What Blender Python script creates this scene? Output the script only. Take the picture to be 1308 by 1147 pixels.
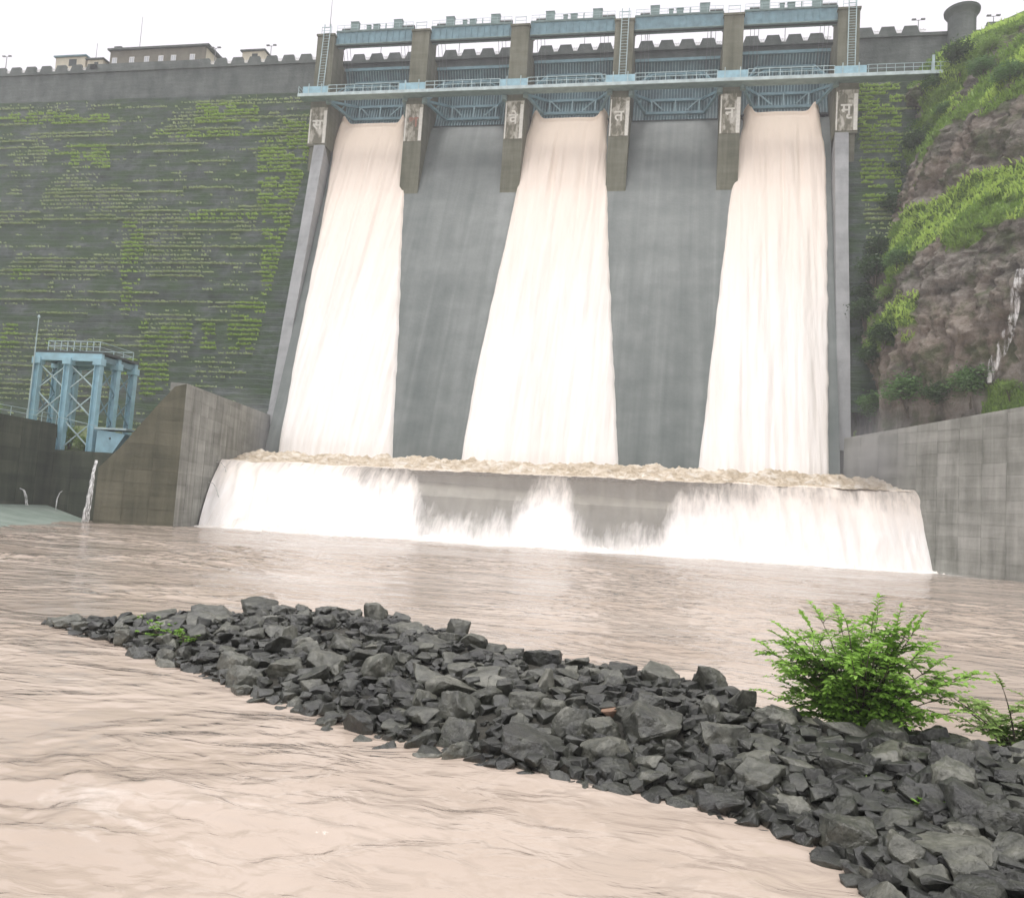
import bpy, math, random
import numpy as np
from mathutils import Vector, Matrix, noise as mnoise
from mathutils.bvhtree import BVHTree

for o in list(bpy.data.objects):
    bpy.data.objects.remove(o)
random.seed(7)
RNG = np.random.default_rng(11)
SC = bpy.context.scene
COL = SC.collection

# ------------------------------------------------------------------ camera
FPX, PW, PH = 1050.0, 1308.0, 1147.0
YAW, PITCH, ROLL = (math.radians(a) for a in (11.0, 4.72, 3.7))
CAM = np.array([0.0, 0.0, 3.2])
fwd = np.array([-math.sin(YAW) * math.cos(PITCH), math.cos(YAW) * math.cos(PITCH), math.sin(PITCH)])
r0 = np.array([math.cos(YAW), math.sin(YAW), 0.0])
u0 = np.cross(r0, fwd)
rgt = r0 * math.cos(ROLL) + u0 * math.sin(ROLL)
upv = u0 * math.cos(ROLL) - r0 * math.sin(ROLL)
cd = bpy.data.cameras.new('camera')
cd.sensor_fit = 'HORIZONTAL'; cd.sensor_width = 36.0
cd.lens = FPX / PW * 36.0
cd.clip_start = 0.1; cd.clip_end = 6000
cam = bpy.data.objects.new('camera', cd); COL.objects.link(cam)
m = Matrix.Identity(4)
for i in range(3):
    m[i][0] = rgt[i]; m[i][1] = upv[i]; m[i][2] = -fwd[i]; m[i][3] = CAM[i]
cam.matrix_world = m
SC.camera = cam

# ------------------------------------------------------------------ sky, sun, exposure
SUN_EL, SUN_AZ = math.radians(78), math.radians(205)   # azimuth clockwise from +Y, behind the camera
w = bpy.data.worlds.new('World'); SC.world = w; w.use_nodes = True
nt = w.node_tree; nt.nodes.clear()
sky = nt.nodes.new('ShaderNodeTexSky'); sky.sky_type = 'NISHITA'; sky.sun_disc = False
sky.sun_elevation = SUN_EL; sky.sun_rotation = SUN_AZ
sky.air_density = 1.0; sky.dust_density = 4.0; sky.ozone_density = 1.0
bw = nt.nodes.new('ShaderNodeRGBToBW')
mx = nt.nodes.new('ShaderNodeMix'); mx.data_type = 'RGBA'; mx.inputs[0].default_value = 0.9
tint = nt.nodes.new('ShaderNodeMix'); tint.data_type = 'RGBA'; tint.blend_type = 'MULTIPLY'
cl = nt.nodes.new('ShaderNodeMix'); cl.data_type = 'RGBA'; cl.inputs[0].default_value = 0.72; cl.inputs[7].default_value = (6.0, 6.0, 6.0, 1)   # even cloud cover over the clear sky
tint.inputs[0].default_value = 1.0; tint.inputs[7].default_value = (.99, 0.955, 1.0, 1)
bg = nt.nodes.new('ShaderNodeBackground'); bg.inputs[1].default_value = 0.15
wo = nt.nodes.new('ShaderNodeOutputWorld')
L = nt.links.new
L(sky.outputs[0], bw.inputs[0]); L(sky.outputs[0], mx.inputs[6]); L(bw.outputs[0], mx.inputs[7])
L(mx.outputs[2], cl.inputs[6]); L(cl.outputs[2], tint.inputs[6]); L(tint.outputs[2], bg.inputs[0]); L(bg.outputs[0], wo.inputs[0])
sd = bpy.data.lights.new('sun', 'SUN'); sd.energy = 1.5; sd.angle = math.radians(25); sd.color = (1.0, 0.97, 0.93)
sun = bpy.data.objects.new('sun', sd); COL.objects.link(sun)
dirv = Vector((math.sin(SUN_AZ) * math.cos(SUN_EL), math.cos(SUN_AZ) * math.cos(SUN_EL), math.sin(SUN_EL)))
sun.rotation_euler = dirv.to_track_quat('Z', 'Y').to_euler()
sun.location = dirv * 400
SC.view_settings.view_transform = 'Standard'; SC.view_settings.look = 'None'
SC.view_settings.gamma = 1.0; SC.view_settings.use_curve_mapping = False
SC.view_settings.exposure = 0.66

# ------------------------------------------------------------------ pixel -> place
def ray(x, y):
    return fwd + rgt * ((x - PW / 2) / FPX) + upv * (-(y - PH / 2) / FPX)
def onY(x, y, Y):
    d = ray(x, y); return CAM + d * (Y / d[1])
def onZ(x, y, Z):
    d = ray(x, y); return CAM + d * ((Z - CAM[2]) / d[2])
def onV(x, y, A, B):
    n = np.array([-(B[1] - A[1]), B[0] - A[0]]); d = ray(x, y)
    return CAM + d * ((n @ np.array(A, float)) / (n @ d[:2]))
def proj(P):
    d = np.asarray(P, float) - CAM
    z = d @ fwd
    return PW / 2 + FPX * (d @ rgt) / z, PH / 2 - FPX * (d @ upv) / z

# ------------------------------------------------------------------ noise (numpy)
def _h(ix, iy, seed):
    n = (ix.astype(np.int64) * 374761393 + iy.astype(np.int64) * 668265263 + seed * 974634541) & 0xffffffff
    n = ((n ^ (n >> 13)) * 1274126177) & 0xffffffff
    return ((n ^ (n >> 16)) & 0xffff) / 65535.0
def vn(x, y, seed=0):
    x = np.asarray(x, float); y = np.asarray(y, float)
    ix = np.floor(x); iy = np.floor(y); fx = x - ix; fy = y - iy
    fx = fx * fx * fx * (fx * (fx * 6 - 15) + 10); fy = fy * fy * fy * (fy * (fy * 6 - 15) + 10)
    a = _h(ix, iy, seed); b = _h(ix + 1, iy, seed); c = _h(ix, iy + 1, seed); d = _h(ix + 1, iy + 1, seed)
    return (a + (b - a) * fx) * (1 - fy) + (c + (d - c) * fx) * fy
def fbm(x, y, seed=0, oct=4, gain=0.5):
    s = 0; a = 1.0; t = 0
    for i in range(oct):
        s = s + a * vn(x, y, seed + i * 17); t += a; a *= gain
        x = np.asarray(x) * 2.03 + 5.1; y = np.asarray(y) * 2.03 + 1.7
    return s / t

# ------------------------------------------------------------------ mesh helpers
class MB:
    def __init__(s): s.v = []; s.f = []
    def add(s, vs, fs):
        n = len(s.v); s.v += [tuple(p) for p in vs]; s.f += [tuple(i + n for i in f) for f in fs]
        return s
    def box(s, x0, x1, y0, y1, z0, z1):
        return s.add([(x0, y0, z0), (x1, y0, z0), (x1, y1, z0), (x0, y1, z0), (x0, y0, z1), (x1, y0, z1), (x1, y1, z1), (x0, y1, z1)],
                     [(0, 3, 2, 1), (4, 5, 6, 7), (0, 1, 5, 4), (1, 2, 6, 5), (2, 3, 7, 6), (3, 0, 4, 7)])
    def hexa(s, p):
        return s.add(p, [(0, 3, 2, 1), (4, 5, 6, 7), (0, 1, 5, 4), (1, 2, 6, 5), (2, 3, 7, 6), (3, 0, 4, 7)])
    def bar(s, p, q, w, h=None, up=(0, 0, 1)):
        h = h or w
        p = Vector(p); q = Vector(q); d = (q - p).normalized(); u = Vector(up)
        if abs(d.dot(u)) > .98: u = Vector((0, 1, 0))
        a = d.cross(u).normalized() * (w / 2); b = a.cross(d).normalized() * (h / 2)
        vs = [p - a - b, p + a - b, p + a + b, p - a + b, q - a - b, q + a - b, q + a + b, q - a + b]
        return s.add(vs, [(0, 3, 2, 1), (4, 5, 6, 7), (0, 1, 5, 4), (1, 2, 6, 5), (2, 3, 7, 6), (3, 0, 4, 7)])
    def tube(s, pts, rad, n=6):
        pts = [Vector(p) for p in pts]; rs = rad if isinstance(rad, (list, tuple)) else [rad] * len(pts)
        base = len(s.v); ref = Vector((.3, .9, .2)).normalized()
        for i, p in enumerate(pts):
            d = (pts[min(i + 1, len(pts) - 1)] - pts[max(i - 1, 0)]).normalized()
            a = d.cross(ref)
            if a.length < .05: a = d.cross(Vector((1, 0, 0)))
            a.normalize(); b = d.cross(a)
            for k in range(n):
                t = 2 * math.pi * k / n; s.v.append(tuple(p + (a * math.cos(t) + b * math.sin(t)) * rs[i]))
        for i in range(len(pts) - 1):
            for k in range(n):
                k2 = (k + 1) % n
                s.f.append((base + i * n + k, base + i * n + k2, base + (i + 1) * n + k2, base + (i + 1) * n + k))
        s.f.append(tuple(base + k for k in range(n))[::-1]); e = base + (len(pts) - 1) * n
        s.f.append(tuple(e + k for k in range(n)))
        return s
    def prism(s, poly, d):          # polygon (3-D points) swept by d
        n = len(poly); d = Vector(d)
        vs = [Vector(p) for p in poly]; vs = vs + [p + d for p in vs]
        fs = [tuple(range(n))[::-1], tuple(range(n, 2 * n))]
        fs += [(i, (i + 1) % n, n + (i + 1) % n, n + i) for i in range(n)]
        return s.add(vs, fs)
    def lathe(s, c, prof, n=20):
        base = len(s.v)
        for r, z in prof:
            for k in range(n):
                t = 2 * math.pi * k / n; s.v.append((c[0] + r * math.cos(t), c[1] + r * math.sin(t), c[2] + z))
        for i in range(len(prof) - 1):
            for k in range(n):
                k2 = (k + 1) % n
                s.f.append((base + i * n + k, base + i * n + k2, base + (i + 1) * n + k2, base + (i + 1) * n + k))
        s.f.append(tuple(base + k for k in range(n))[::-1]); e = base + (len(prof) - 1) * n
        s.f.append(tuple(e + k for k in range(n)))
        return s
    def build(s, name, mat, parent=None, smooth=False, fix=True):
        off = Vector((0, 0, 0)); q_ = parent
        while q_ is not None:
            if '_o' in q_: off = Vector(q_['_o']); break
            q_ = q_.parent
        me = bpy.data.meshes.new(name)
        me.from_pydata([tuple(Vector(p) - off) for p in s.v], [], s.f)
        if fix:
            import bmesh
            bm = bmesh.new(); bm.from_mesh(me); bmesh.ops.recalc_face_normals(bm, faces=bm.faces); bm.to_mesh(me); bm.free()
        if smooth: me.polygons.foreach_set('use_smooth', [True] * len(me.polygons))
        return obj(name, me, mat, parent)
def obj(name, me, mat, parent=None):
    o = bpy.data.objects.new(name, me); COL.objects.link(o)
    if mat and not me.materials: me.materials.append(mat)
    if parent: o.parent = parent
    return o
def npmesh(name, V, F, mat, parent=None, smooth=False, sharp=None):
    me = bpy.data.meshes.new(name)
    V = np.ascontiguousarray(V, np.float32); F = np.ascontiguousarray(F, np.int32)
    me.vertices.add(len(V)); me.vertices.foreach_set('co', V.ravel())
    k = F.shape[1]; me.loops.add(F.size); me.loops.foreach_set('vertex_index', F.ravel())
    me.polygons.add(len(F)); me.polygons.foreach_set('loop_start', np.arange(0, F.size, k, dtype=np.int32))
    me.update(calc_edges=True); me.validate()
    if smooth: me.polygons.foreach_set('use_smooth', np.ones(len(me.polygons), bool))
    if sharp is not None: me.set_sharp_from_angle(angle=sharp)
    return obj(name, me, mat, parent)
def grid_faces(nu, nv):
    i = np.arange((nu - 1) * (nv - 1)); r = i // (nv - 1); c = i % (nv - 1); a = r * nv + c
    return np.stack([a, a + 1, a + nv + 1, a + nv], 1)
def thing(name, label, cat, loc=(0, 0, 0), group=None):
    o = bpy.data.objects.new(name, None); COL.objects.link(o); o.location = loc
    o.empty_display_size = .5
    o['_o'] = tuple(float(c) for c in loc)
    return tag(o, label, cat, group)
def tag(o, label=None, cat=None, group=None, kind=None):
    if label: o['label'] = label
    if cat: o['category'] = cat
    if group: o['group'] = group
    if kind: o['kind'] = kind
    return o
def dup(root, loc, label=None, group=None, rotz=None, scale=None):
    r = root.copy(); COL.objects.link(r); r.location = loc
    if rotz is not None: r.rotation_euler = (0, 0, rotz)
    if scale is not None: r.scale = (scale,) * 3 if not isinstance(scale, tuple) else scale
    if label: r['label'] = label
    if group: r['group'] = group
    for ch in list(root.children):
        c = ch.copy(); COL.objects.link(c); c.parent = r
        for g in ch.children:
            d = g.copy(); COL.objects.link(d); d.parent = c
    return r

# ------------------------------------------------------------------ materials
def mat(name):
    m = bpy.data.materials.new(name); m.use_nodes = True
    t = m.node_tree; return m, t, t.nodes['Principled BSDF']
def N(t, typ, **kw):
    n = t.nodes.new(typ)
    for k, v in kw.items():
        if k[0] == 'i' and k[1:].isdigit(): n.inputs[int(k[1:])].default_value = v
        else: setattr(n, k, v)
    return n
def coords(t, scale=(1, 1, 1), rot=(0, 0, 0), which='Position'):
    if which == 'Position': c = N(t, 'ShaderNodeNewGeometry').outputs['Position']
    else: c = N(t, 'ShaderNodeTexCoord').outputs[which]
    mp = N(t, 'ShaderNodeMapping'); mp.inputs[3].default_value = scale; mp.inputs[2].default_value = rot
    t.links.new(c, mp.inputs[0]); return mp.outputs[0]
def noise(t, vec, scale=1.0, detail=4, rough=.55, dist=0.0):
    n = N(t, 'ShaderNodeTexNoise'); n.inputs['Scale'].default_value = scale; n.inputs['Detail'].default_value = detail
    n.inputs['Roughness'].default_value = rough; n.inputs['Distortion'].default_value = dist
    t.links.new(vec, n.inputs['Vector']); return n.outputs[0]
def ramp(t, fac, stops):
    r = N(t, 'ShaderNodeValToRGB'); e = r.color_ramp.elements
    while len(e) < len(stops): e.new(.5)
    for el, (p, c) in zip(e, stops):
        el.position = p; el.color = (*c, 1) if len(c) == 3 else c
    t.links.new(fac, r.inputs[0]); return r.outputs[0]
def g3(v): return (v, v, v)
def mixc(t, fac, a, b, mode='MIX'):
    x = N(t, 'ShaderNodeMix', data_type='RGBA', blend_type=mode)
    for s, i in ((fac, 0), (a, 6), (b, 7)):
        if hasattr(s, 'links'): t.links.new(s, x.inputs[i])
        elif isinstance(s, tuple): x.inputs[i].default_value = (*s, 1)
        else: x.inputs[i].default_value = s
    return x.outputs[2]
def bump(t, bsdf, h, strength=.4, dist=.05):
    b = N(t, 'ShaderNodeBump'); b.inputs['Strength'].default_value = strength; b.inputs['Distance'].default_value = dist
    t.links.new(h, b.inputs['Height']); t.links.new(b.outputs[0], bsdf.inputs['Normal'])
def setc(t, bsdf, c):
    if hasattr(c, 'links'): t.links.new(c, bsdf.inputs['Base Color'])
    else: bsdf.inputs['Base Color'].default_value = (*c, 1)
def math_(t, op, a, b=None, clamp=False):
    n = N(t, 'ShaderNodeMath', operation=op); n.use_clamp = clamp
    for s, i in ((a, 0), (b, 1)):
        if s is None: continue
        if hasattr(s, 'links'): t.links.new(s, n.inputs[i])
        else: n.inputs[i].default_value = s
    return n.outputs[0]
def simple(name, c, rough=.6, metal=0, var=.25, scale=3.0, spec=.4):
    m, t, b = mat(name)
    n = noise(t, coords(t), scale, 4)
    lo = tuple(x * (1 - var) for x in c); hi = tuple(min(1, x * (1 + var)) for x in c)
    setc(t, b, ramp(t, n, [(.3, lo), (.7, hi)]))
    b.inputs['Roughness'].default_value = rough; b.inputs['Metallic'].default_value = metal
    b.inputs['Specular IOR Level'].default_value = spec
    return m
def stained(name, dark, mid, light, vs=(.7, .7, .12), hs=(.15, .15, 1.3), rough=.85, panel=False, moss=None, bs=.35):
    """concrete or masonry with vertical run-off stains and level lift lines"""
    m, t, b = mat(name)
    n1 = noise(t, coords(t, vs), 1.0, 6, .6, .4)
    n2 = noise(t, coords(t, hs), 1.0, 4, .5)
    n3 = noise(t, coords(t), .35, 5, .6)
    f = math_(t, 'ADD', math_(t, 'MULTIPLY', n1, .5), math_(t, 'ADD', math_(t, 'MULTIPLY', n2, .22), math_(t, 'MULTIPLY', n3, .28)))
    if panel:
        oi = N(t, 'ShaderNodeObjectInfo')
        f = math_(t, 'ADD', f, math_(t, 'MULTIPLY', math_(t, 'SUBTRACT', oi.outputs['Random'], .5), .10))
    c = ramp(t, f, [(.36, dark), (.5, mid), (.64, light)])
    if moss:
        k = ramp(t, noise(t, coords(t, (.35, .35, 1.3)), .5, 7, .7), [(.42, g3(.05)), (.60, g3(.95))])
        c = mixc(t, k, c, moss)
    setc(t, b, c); b.inputs['Roughness'].default_value = rough; b.inputs['Specular IOR Level'].default_value = .3
    bump(t, b, noise(t, coords(t), 2.5, 8, .65), bs, .12)
    return m
M = {}
M['masonry'] = stained('dam_masonry', (.04, .052, .045), (.085, .105, .097), (.15, .17, .165), vs=(.5, .5, .3), hs=(.2, .2, 1.2), moss=(.048, .088, .034), bs=1.0, panel=True)
M['crest'] = stained('crest_masonry', (.065, .08, .073), (.115, .133, .122), (.17, .188, .178), vs=(.5, .5, .2), hs=(.25, .25, 2.2), bs=.9)
M['pier'] = stained('pier_concrete', (.10, .105, .07), (.16, .163, .118), (.22, .222, .172), vs=(1.2, 1.2, .12), hs=(.2, .2, 1.6))
M['chute'] = stained('chute_wet_concrete', (.085, .105, .098), (.135, .155, .145), (.20, .22, .21), vs=(.45, .02, .02), hs=(.05, .3, .3), rough=.45, bs=.25)
M['train'] = stained('training_wall_concrete', (.24, .25, .25), (.31, .32, .32), (.37, .38, .38), vs=(.8, .3, .3))
M['panel'] = stained('formwork_concrete', (.15, .155, .132), (.255, .26, .232), (.37, .37, .34), vs=(.8, .8, .1), panel=True)
M['wing'] = stained('wing_wall_concrete', (.07, .072, .045), (.12, .118, .078), (.17, .165, .115), vs=(.9, .9, .1), panel=True)
M['bank'] = stained('bank_wall_concrete', (.035, .045, .03), (.065, .078, .052), (.11, .12, .085), vs=(.9, .9, .1), panel=True)
M['apron'] = stained('apron_concrete', (.14, .18, .15), (.19, .235, .20), (.24, .28, .245), vs=(.5, .5, .5))
M['weir'] = stained('weir_concrete', (.13, .125, .095), (.20, .19, .15), (.27, .26, .21), vs=(1.0, .4, .1), rough=.4)
M['blue'] = simple('blue_steel_paint', (.17, .285, .325), .5, 0, .22, .9)
M['blue_light'] = simple('light_blue_paint', (.31, .51, .585), .45, 0, .15, 1.2)
M['gate'] = simple('gate_blue_paint', (.11, .195, .215), .5, 0, .3, .6)
M['gate_rib'] = simple('gate_rib_paint', (.24, .36, .385), .5, 0, .25, .6)
M['gray_green'] = simple('machine_grey_green', (.20, .28, .27), .55, 0, .2, 1.0)
M['dark'] = simple('dark_steel', (.05, .065, .06), .6, 0, .3, 1.0)
M['deck'] = simple('walkway_edge_paint', (.48, .58, .58), .5, 0, .2, .9)
M['rail'] = simple('pale_rail_paint', (.42, .54, .55), .5, 0, .2, .9)
M['rope'] = simple('hoist_rope', (.18, .19, .19), .6)
M['white'] = simple('white_paint', (.72, .72, .70), .7, 0, .12, 1.2)
M['cream'] = simple('cream_plaster', (.62, .58, .45), .8, 0, .15, 1.0)
M['brickwall'] = stained('brown_plaster', (.15, .15, .115), (.20, .19, .15), (.25, .24, .19), vs=(.7, .7, .3))
M['glass'] = simple('window_glass', (.55, .58, .60), .15, 0, .1, .4)
M['lamp'] = simple('lamp_grey', (.22, .23, .23), .5)
M['plaque'] = None

# worn white panels with flaking paint
def worn():
    m, t, b = mat('flaking_white_paint')
    n = noise(t, coords(t, (1, 1, .55)), 1.1, 5, .65, .6)
    n2 = noise(t, coords(t, (.9, .9, .2)), 2.2, 4, .6)
    f = math_(t, 'ADD', math_(t, 'MULTIPLY', n, .7), math_(t, 'MULTIPLY', n2, .3))
    setc(t, b, ramp(t, f, [(.46, (.17, .165, .12)), (.51, (.33, .315, .25)), (.62, (.60, .585, .52))]))
    b.inputs['Roughness'].default_value = .85
    return m
M['plaque'] = worn()
M['letter'] = simple('letter_paint', (.74, .73, .66), .8, 0, .1)
M['letter_red'] = simple('faded_red_paint', (.36, .19, .14), .8, 0, .15)

def leafmat(name, c, var=.35, trans=.35):
    m, t, b = mat(name)
    lo = tuple(x * (1 - var) for x in c); hi = tuple(x * (1 + var) for x in c)
    n = noise(t, coords(t), 1.7, 3)
    n2 = N(t, 'ShaderNodeTexWhiteNoise', noise_dimensions='3D')
    v = N(t, 'ShaderNodeVectorMath', operation='SNAP'); v.inputs[1].default_value = (.06, .06, .06)
    t.links.new(N(t, 'ShaderNodeNewGeometry').outputs['Position'], v.inputs[0]); t.links.new(v.outputs[0], n2.inputs[0])
    f = math_(t, 'ADD', math_(t, 'MULTIPLY', n, .7), math_(t, 'MULTIPLY', n2.outputs[0], .3))
    col = ramp(t, f, [(.25, lo), (.75, hi)])
    setc(t, b, col); b.inputs['Roughness'].default_value = .5; b.inputs['Specular IOR Level'].default_value = .3
    tr = N(t, 'ShaderNodeBsdfTranslucent'); t.links.new(col, tr.inputs[0])
    ms = N(t, 'ShaderNodeMixShader'); ms.inputs[0].default_value = trans
    t.links.new(b.outputs[0], ms.inputs[1]); t.links.new(tr.outputs[0], ms.inputs[2])
    t.links.new(ms.outputs[0], t.nodes['Material Output'].inputs[0])
    return m
M['leaf'] = leafmat('bush_leaf', (.25, .44, .075))
M['leaf_pale'] = leafmat('pale_leaf', (.24, .36, .10))
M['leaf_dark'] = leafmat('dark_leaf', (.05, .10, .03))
M['leaf_mid'] = leafmat('mid_leaf', (.12, .22, .075))
M['grass_dam'] = leafmat('ledge_grass', (.50, .58, .32), .25, .5)
M['grass_bright'] = leafmat('bright_grass', (.46, .62, .15), .3, .5)
M['grass_hill'] = leafmat('hill_grass', (.22, .35, .07), .4)
M['bark'] = simple('bark', (.10, .085, .06), .9, 0, .3, 6)

def rockmat(name, wet=False):
    m, t, b = mat(name)
    oi = N(t, 'ShaderNodeObjectInfo')
    n = noise(t, coords(t), 5.0, 8, .65)
    n2 = noise(t, coords(t), 1.1, 4, .55)
    f = math_(t, 'ADD', math_(t, 'MULTIPLY', n, .6), math_(t, 'ADD', math_(t, 'MULTIPLY', n2, .3), math_(t, 'MULTIPLY', oi.outputs['Random'], .22)))
    setc(t, b, ramp(t, f, [(.39, (.009, .0105, .0075)), (.50, (.029, .032, .0225)), (.62, (.082, .085, .064)), (.74, (.18, .18, .145))]))
    b.inputs['Roughness'].default_value = .34; b.inputs['Specular IOR Level'].default_value = .9
    bump(t, b, math_(t, 'ADD', noise(t, coords(t), 22, 8, .7), math_(t, 'MULTIPLY', noise(t, coords(t), 6, 5, .6), 1.5)), .8, .028)
    return m
M['rock'] = rockmat('wet_basalt')
M['gravel'] = stained('dark_gravel', (.02, .021, .017), (.045, .044, .036), (.09, .085, .07), vs=(9, 9, 9), hs=(3, 3, 3), bs=1.0)
M['brownrock'] = simple('rusty_stone', (.24, .15, .10), .8, 0, .2, 4)

def cliffmat():
    m, t, b = mat('cliff_rock_and_turf')
    geo = N(t, 'ShaderNodeNewGeometry'); sep = N(t, 'ShaderNodeSeparateXYZ'); t.links.new(geo.outputs['True Normal'], sep.inputs[0])
    n1 = noise(t, coords(t, (.5, .5, .22)), 1.0, 8, .65, .8)
    n2 = noise(t, coords(t, (.12, .12, .5)), 1.0, 5, .6)
    n3 = noise(t, coords(t), .09, 4, .6)
    f = math_(t, 'ADD', math_(t, 'MULTIPLY', n1, .55), math_(t, 'MULTIPLY', n2, .45))
    rock = ramp(t, f, [(.36, (.06, .06, .047)), (.47, (.175, .163, .135)), (.58, (.31, .285, .25)), (.7, (.42, .39, .355))])
    warm = ramp(t, f, [(.36, (.14, .105, .075)), (.5, (.33, .26, .205)), (.68, (.48, .41, .345))])
    rock = mixc(t, ramp(t, n3, [(.48, g3(0)), (.60, g3(.5))]), rock, warm)
    mossy = mixc(t, ramp(t, noise(t, coords(t), .3, 6, .65), [(.5, g3(0)), (.64, g3(.75))]), rock, (.075, .105, .035))
    ng = noise(t, coords(t), .35, 6, .65)
    at = N(t, 'ShaderNodeAttribute', attribute_name='turf')
    gm = math_(t, 'ADD', at.outputs['Fac'], math_(t, 'MULTIPLY', math_(t, 'SUBTRACT', ng, .5), .25))
    gm = math_(t, 'ADD', gm, .4)
    k = ramp(t, gm, [(.46, g3(0)), (.52, g3(1))])
    grass = ramp(t, noise(t, coords(t), 1.3, 6, .65), [(.35, (.08, .14, .03)), (.65, (.21, .33, .07))])
    setc(t, b, mixc(t, k, mossy, grass))
    b.inputs['Roughness'].default_value = .9; b.inputs['Specular IOR Level'].default_value = .2
    bump(t, b, math_(t, 'ADD', n1, noise(t, coords(t), 2.2, 8, .7)), 1.0, .6)
    return m
M['cliff'] = cliffmat()

def whitewater(name, lo, hi, zr=None, tint=(.62, .50, .38), soft=1.0):
    m, t, b = mat(name)
    n = noise(t, coords(t, (1.6, .12, .10)), 1.0, 6, .6, .3)
    n2 = noise(t, coords(t, (.35, .05, .04)), 1.0, 3, .5)
    f = math_(t, 'ADD', math_(t, 'MULTIPLY', n, .55), math_(t, 'MULTIPLY', n2, .45))
    c = ramp(t, f, [(.35, lo), (.65, hi)])
    if zr:
        sep = N(t, 'ShaderNodeSeparateXYZ'); t.links.new(N(t, 'ShaderNodeNewGeometry').outputs['Position'], sep.inputs[0])
        k = N(t, 'ShaderNodeMapRange'); k.inputs[1].default_value = zr[0]; k.inputs[2].default_value = zr[1]
        t.links.new(math_(t, 'ADD', sep.outputs[2], math_(t, 'MULTIPLY', math_(t, 'SUBTRACT', f, .5), 18)), k.inputs[0])
        c = mixc(t, k.outputs[0], c, tint)
    setc(t, b, c); b.inputs['Roughness'].default_value = .75; b.inputs['Specular IOR Level'].default_value = .15
    b.inputs['Subsurface Weight'].default_value = 0
    bump(t, b, math_(t, 'ADD', n, math_(t, 'MULTIPLY', noise(t, coords(t, (3, .5, .4)), 1, 4), .4)), .35 * soft, .35)
    return m
M['fall'] = whitewater('falling_water', (.80, .76, .70), (.93, .905, .87), (30, 80), (.80, .66, .52))
def boilmat():
    m, t, b = mat('churning_water')
    n = noise(t, coords(t, (1, 1, 1.6)), .9, 9, .72, .8); n2 = noise(t, coords(t), .25, 4, .6)
    f = math_(t, 'ADD', math_(t, 'MULTIPLY', n, .7), math_(t, 'MULTIPLY', n2, .3))
    setc(t, b, ramp(t, f, [(.40, (.44, .35, .23)), (.50, (.66, .56, .42)), (.60, (.86, .80, .70))]))
    b.inputs['Roughness'].default_value = .6; bump(t, b, n, 1.0, .5); return m
M['boil'] = boilmat()
M['foam'] = whitewater('river_foam', (.74, .69, .62), (.92, .89, .85), None, soft=2.0)
M['stream'] = whitewater('thin_white_stream', (.7, .7, .68), (.92, .92, .91))
t = M['stream'].node_tree; tr = N(t, 'ShaderNodeBsdfTransparent'); ms = N(t, 'ShaderNodeMixShader')
t.links.new(ramp(t, noise(t, coords(t, (4, 4, .9)), 1.0, 4, .6), [(.40, g3(.8)), (.62, g3(.0))]), ms.inputs[0])
t.links.new(t.nodes['Principled BSDF'].outputs[0], ms.inputs[1]); t.links.new(tr.outputs[0], ms.inputs[2]); t.links.new(ms.outputs[0], t.nodes['Material Output'].inputs[0])

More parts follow.
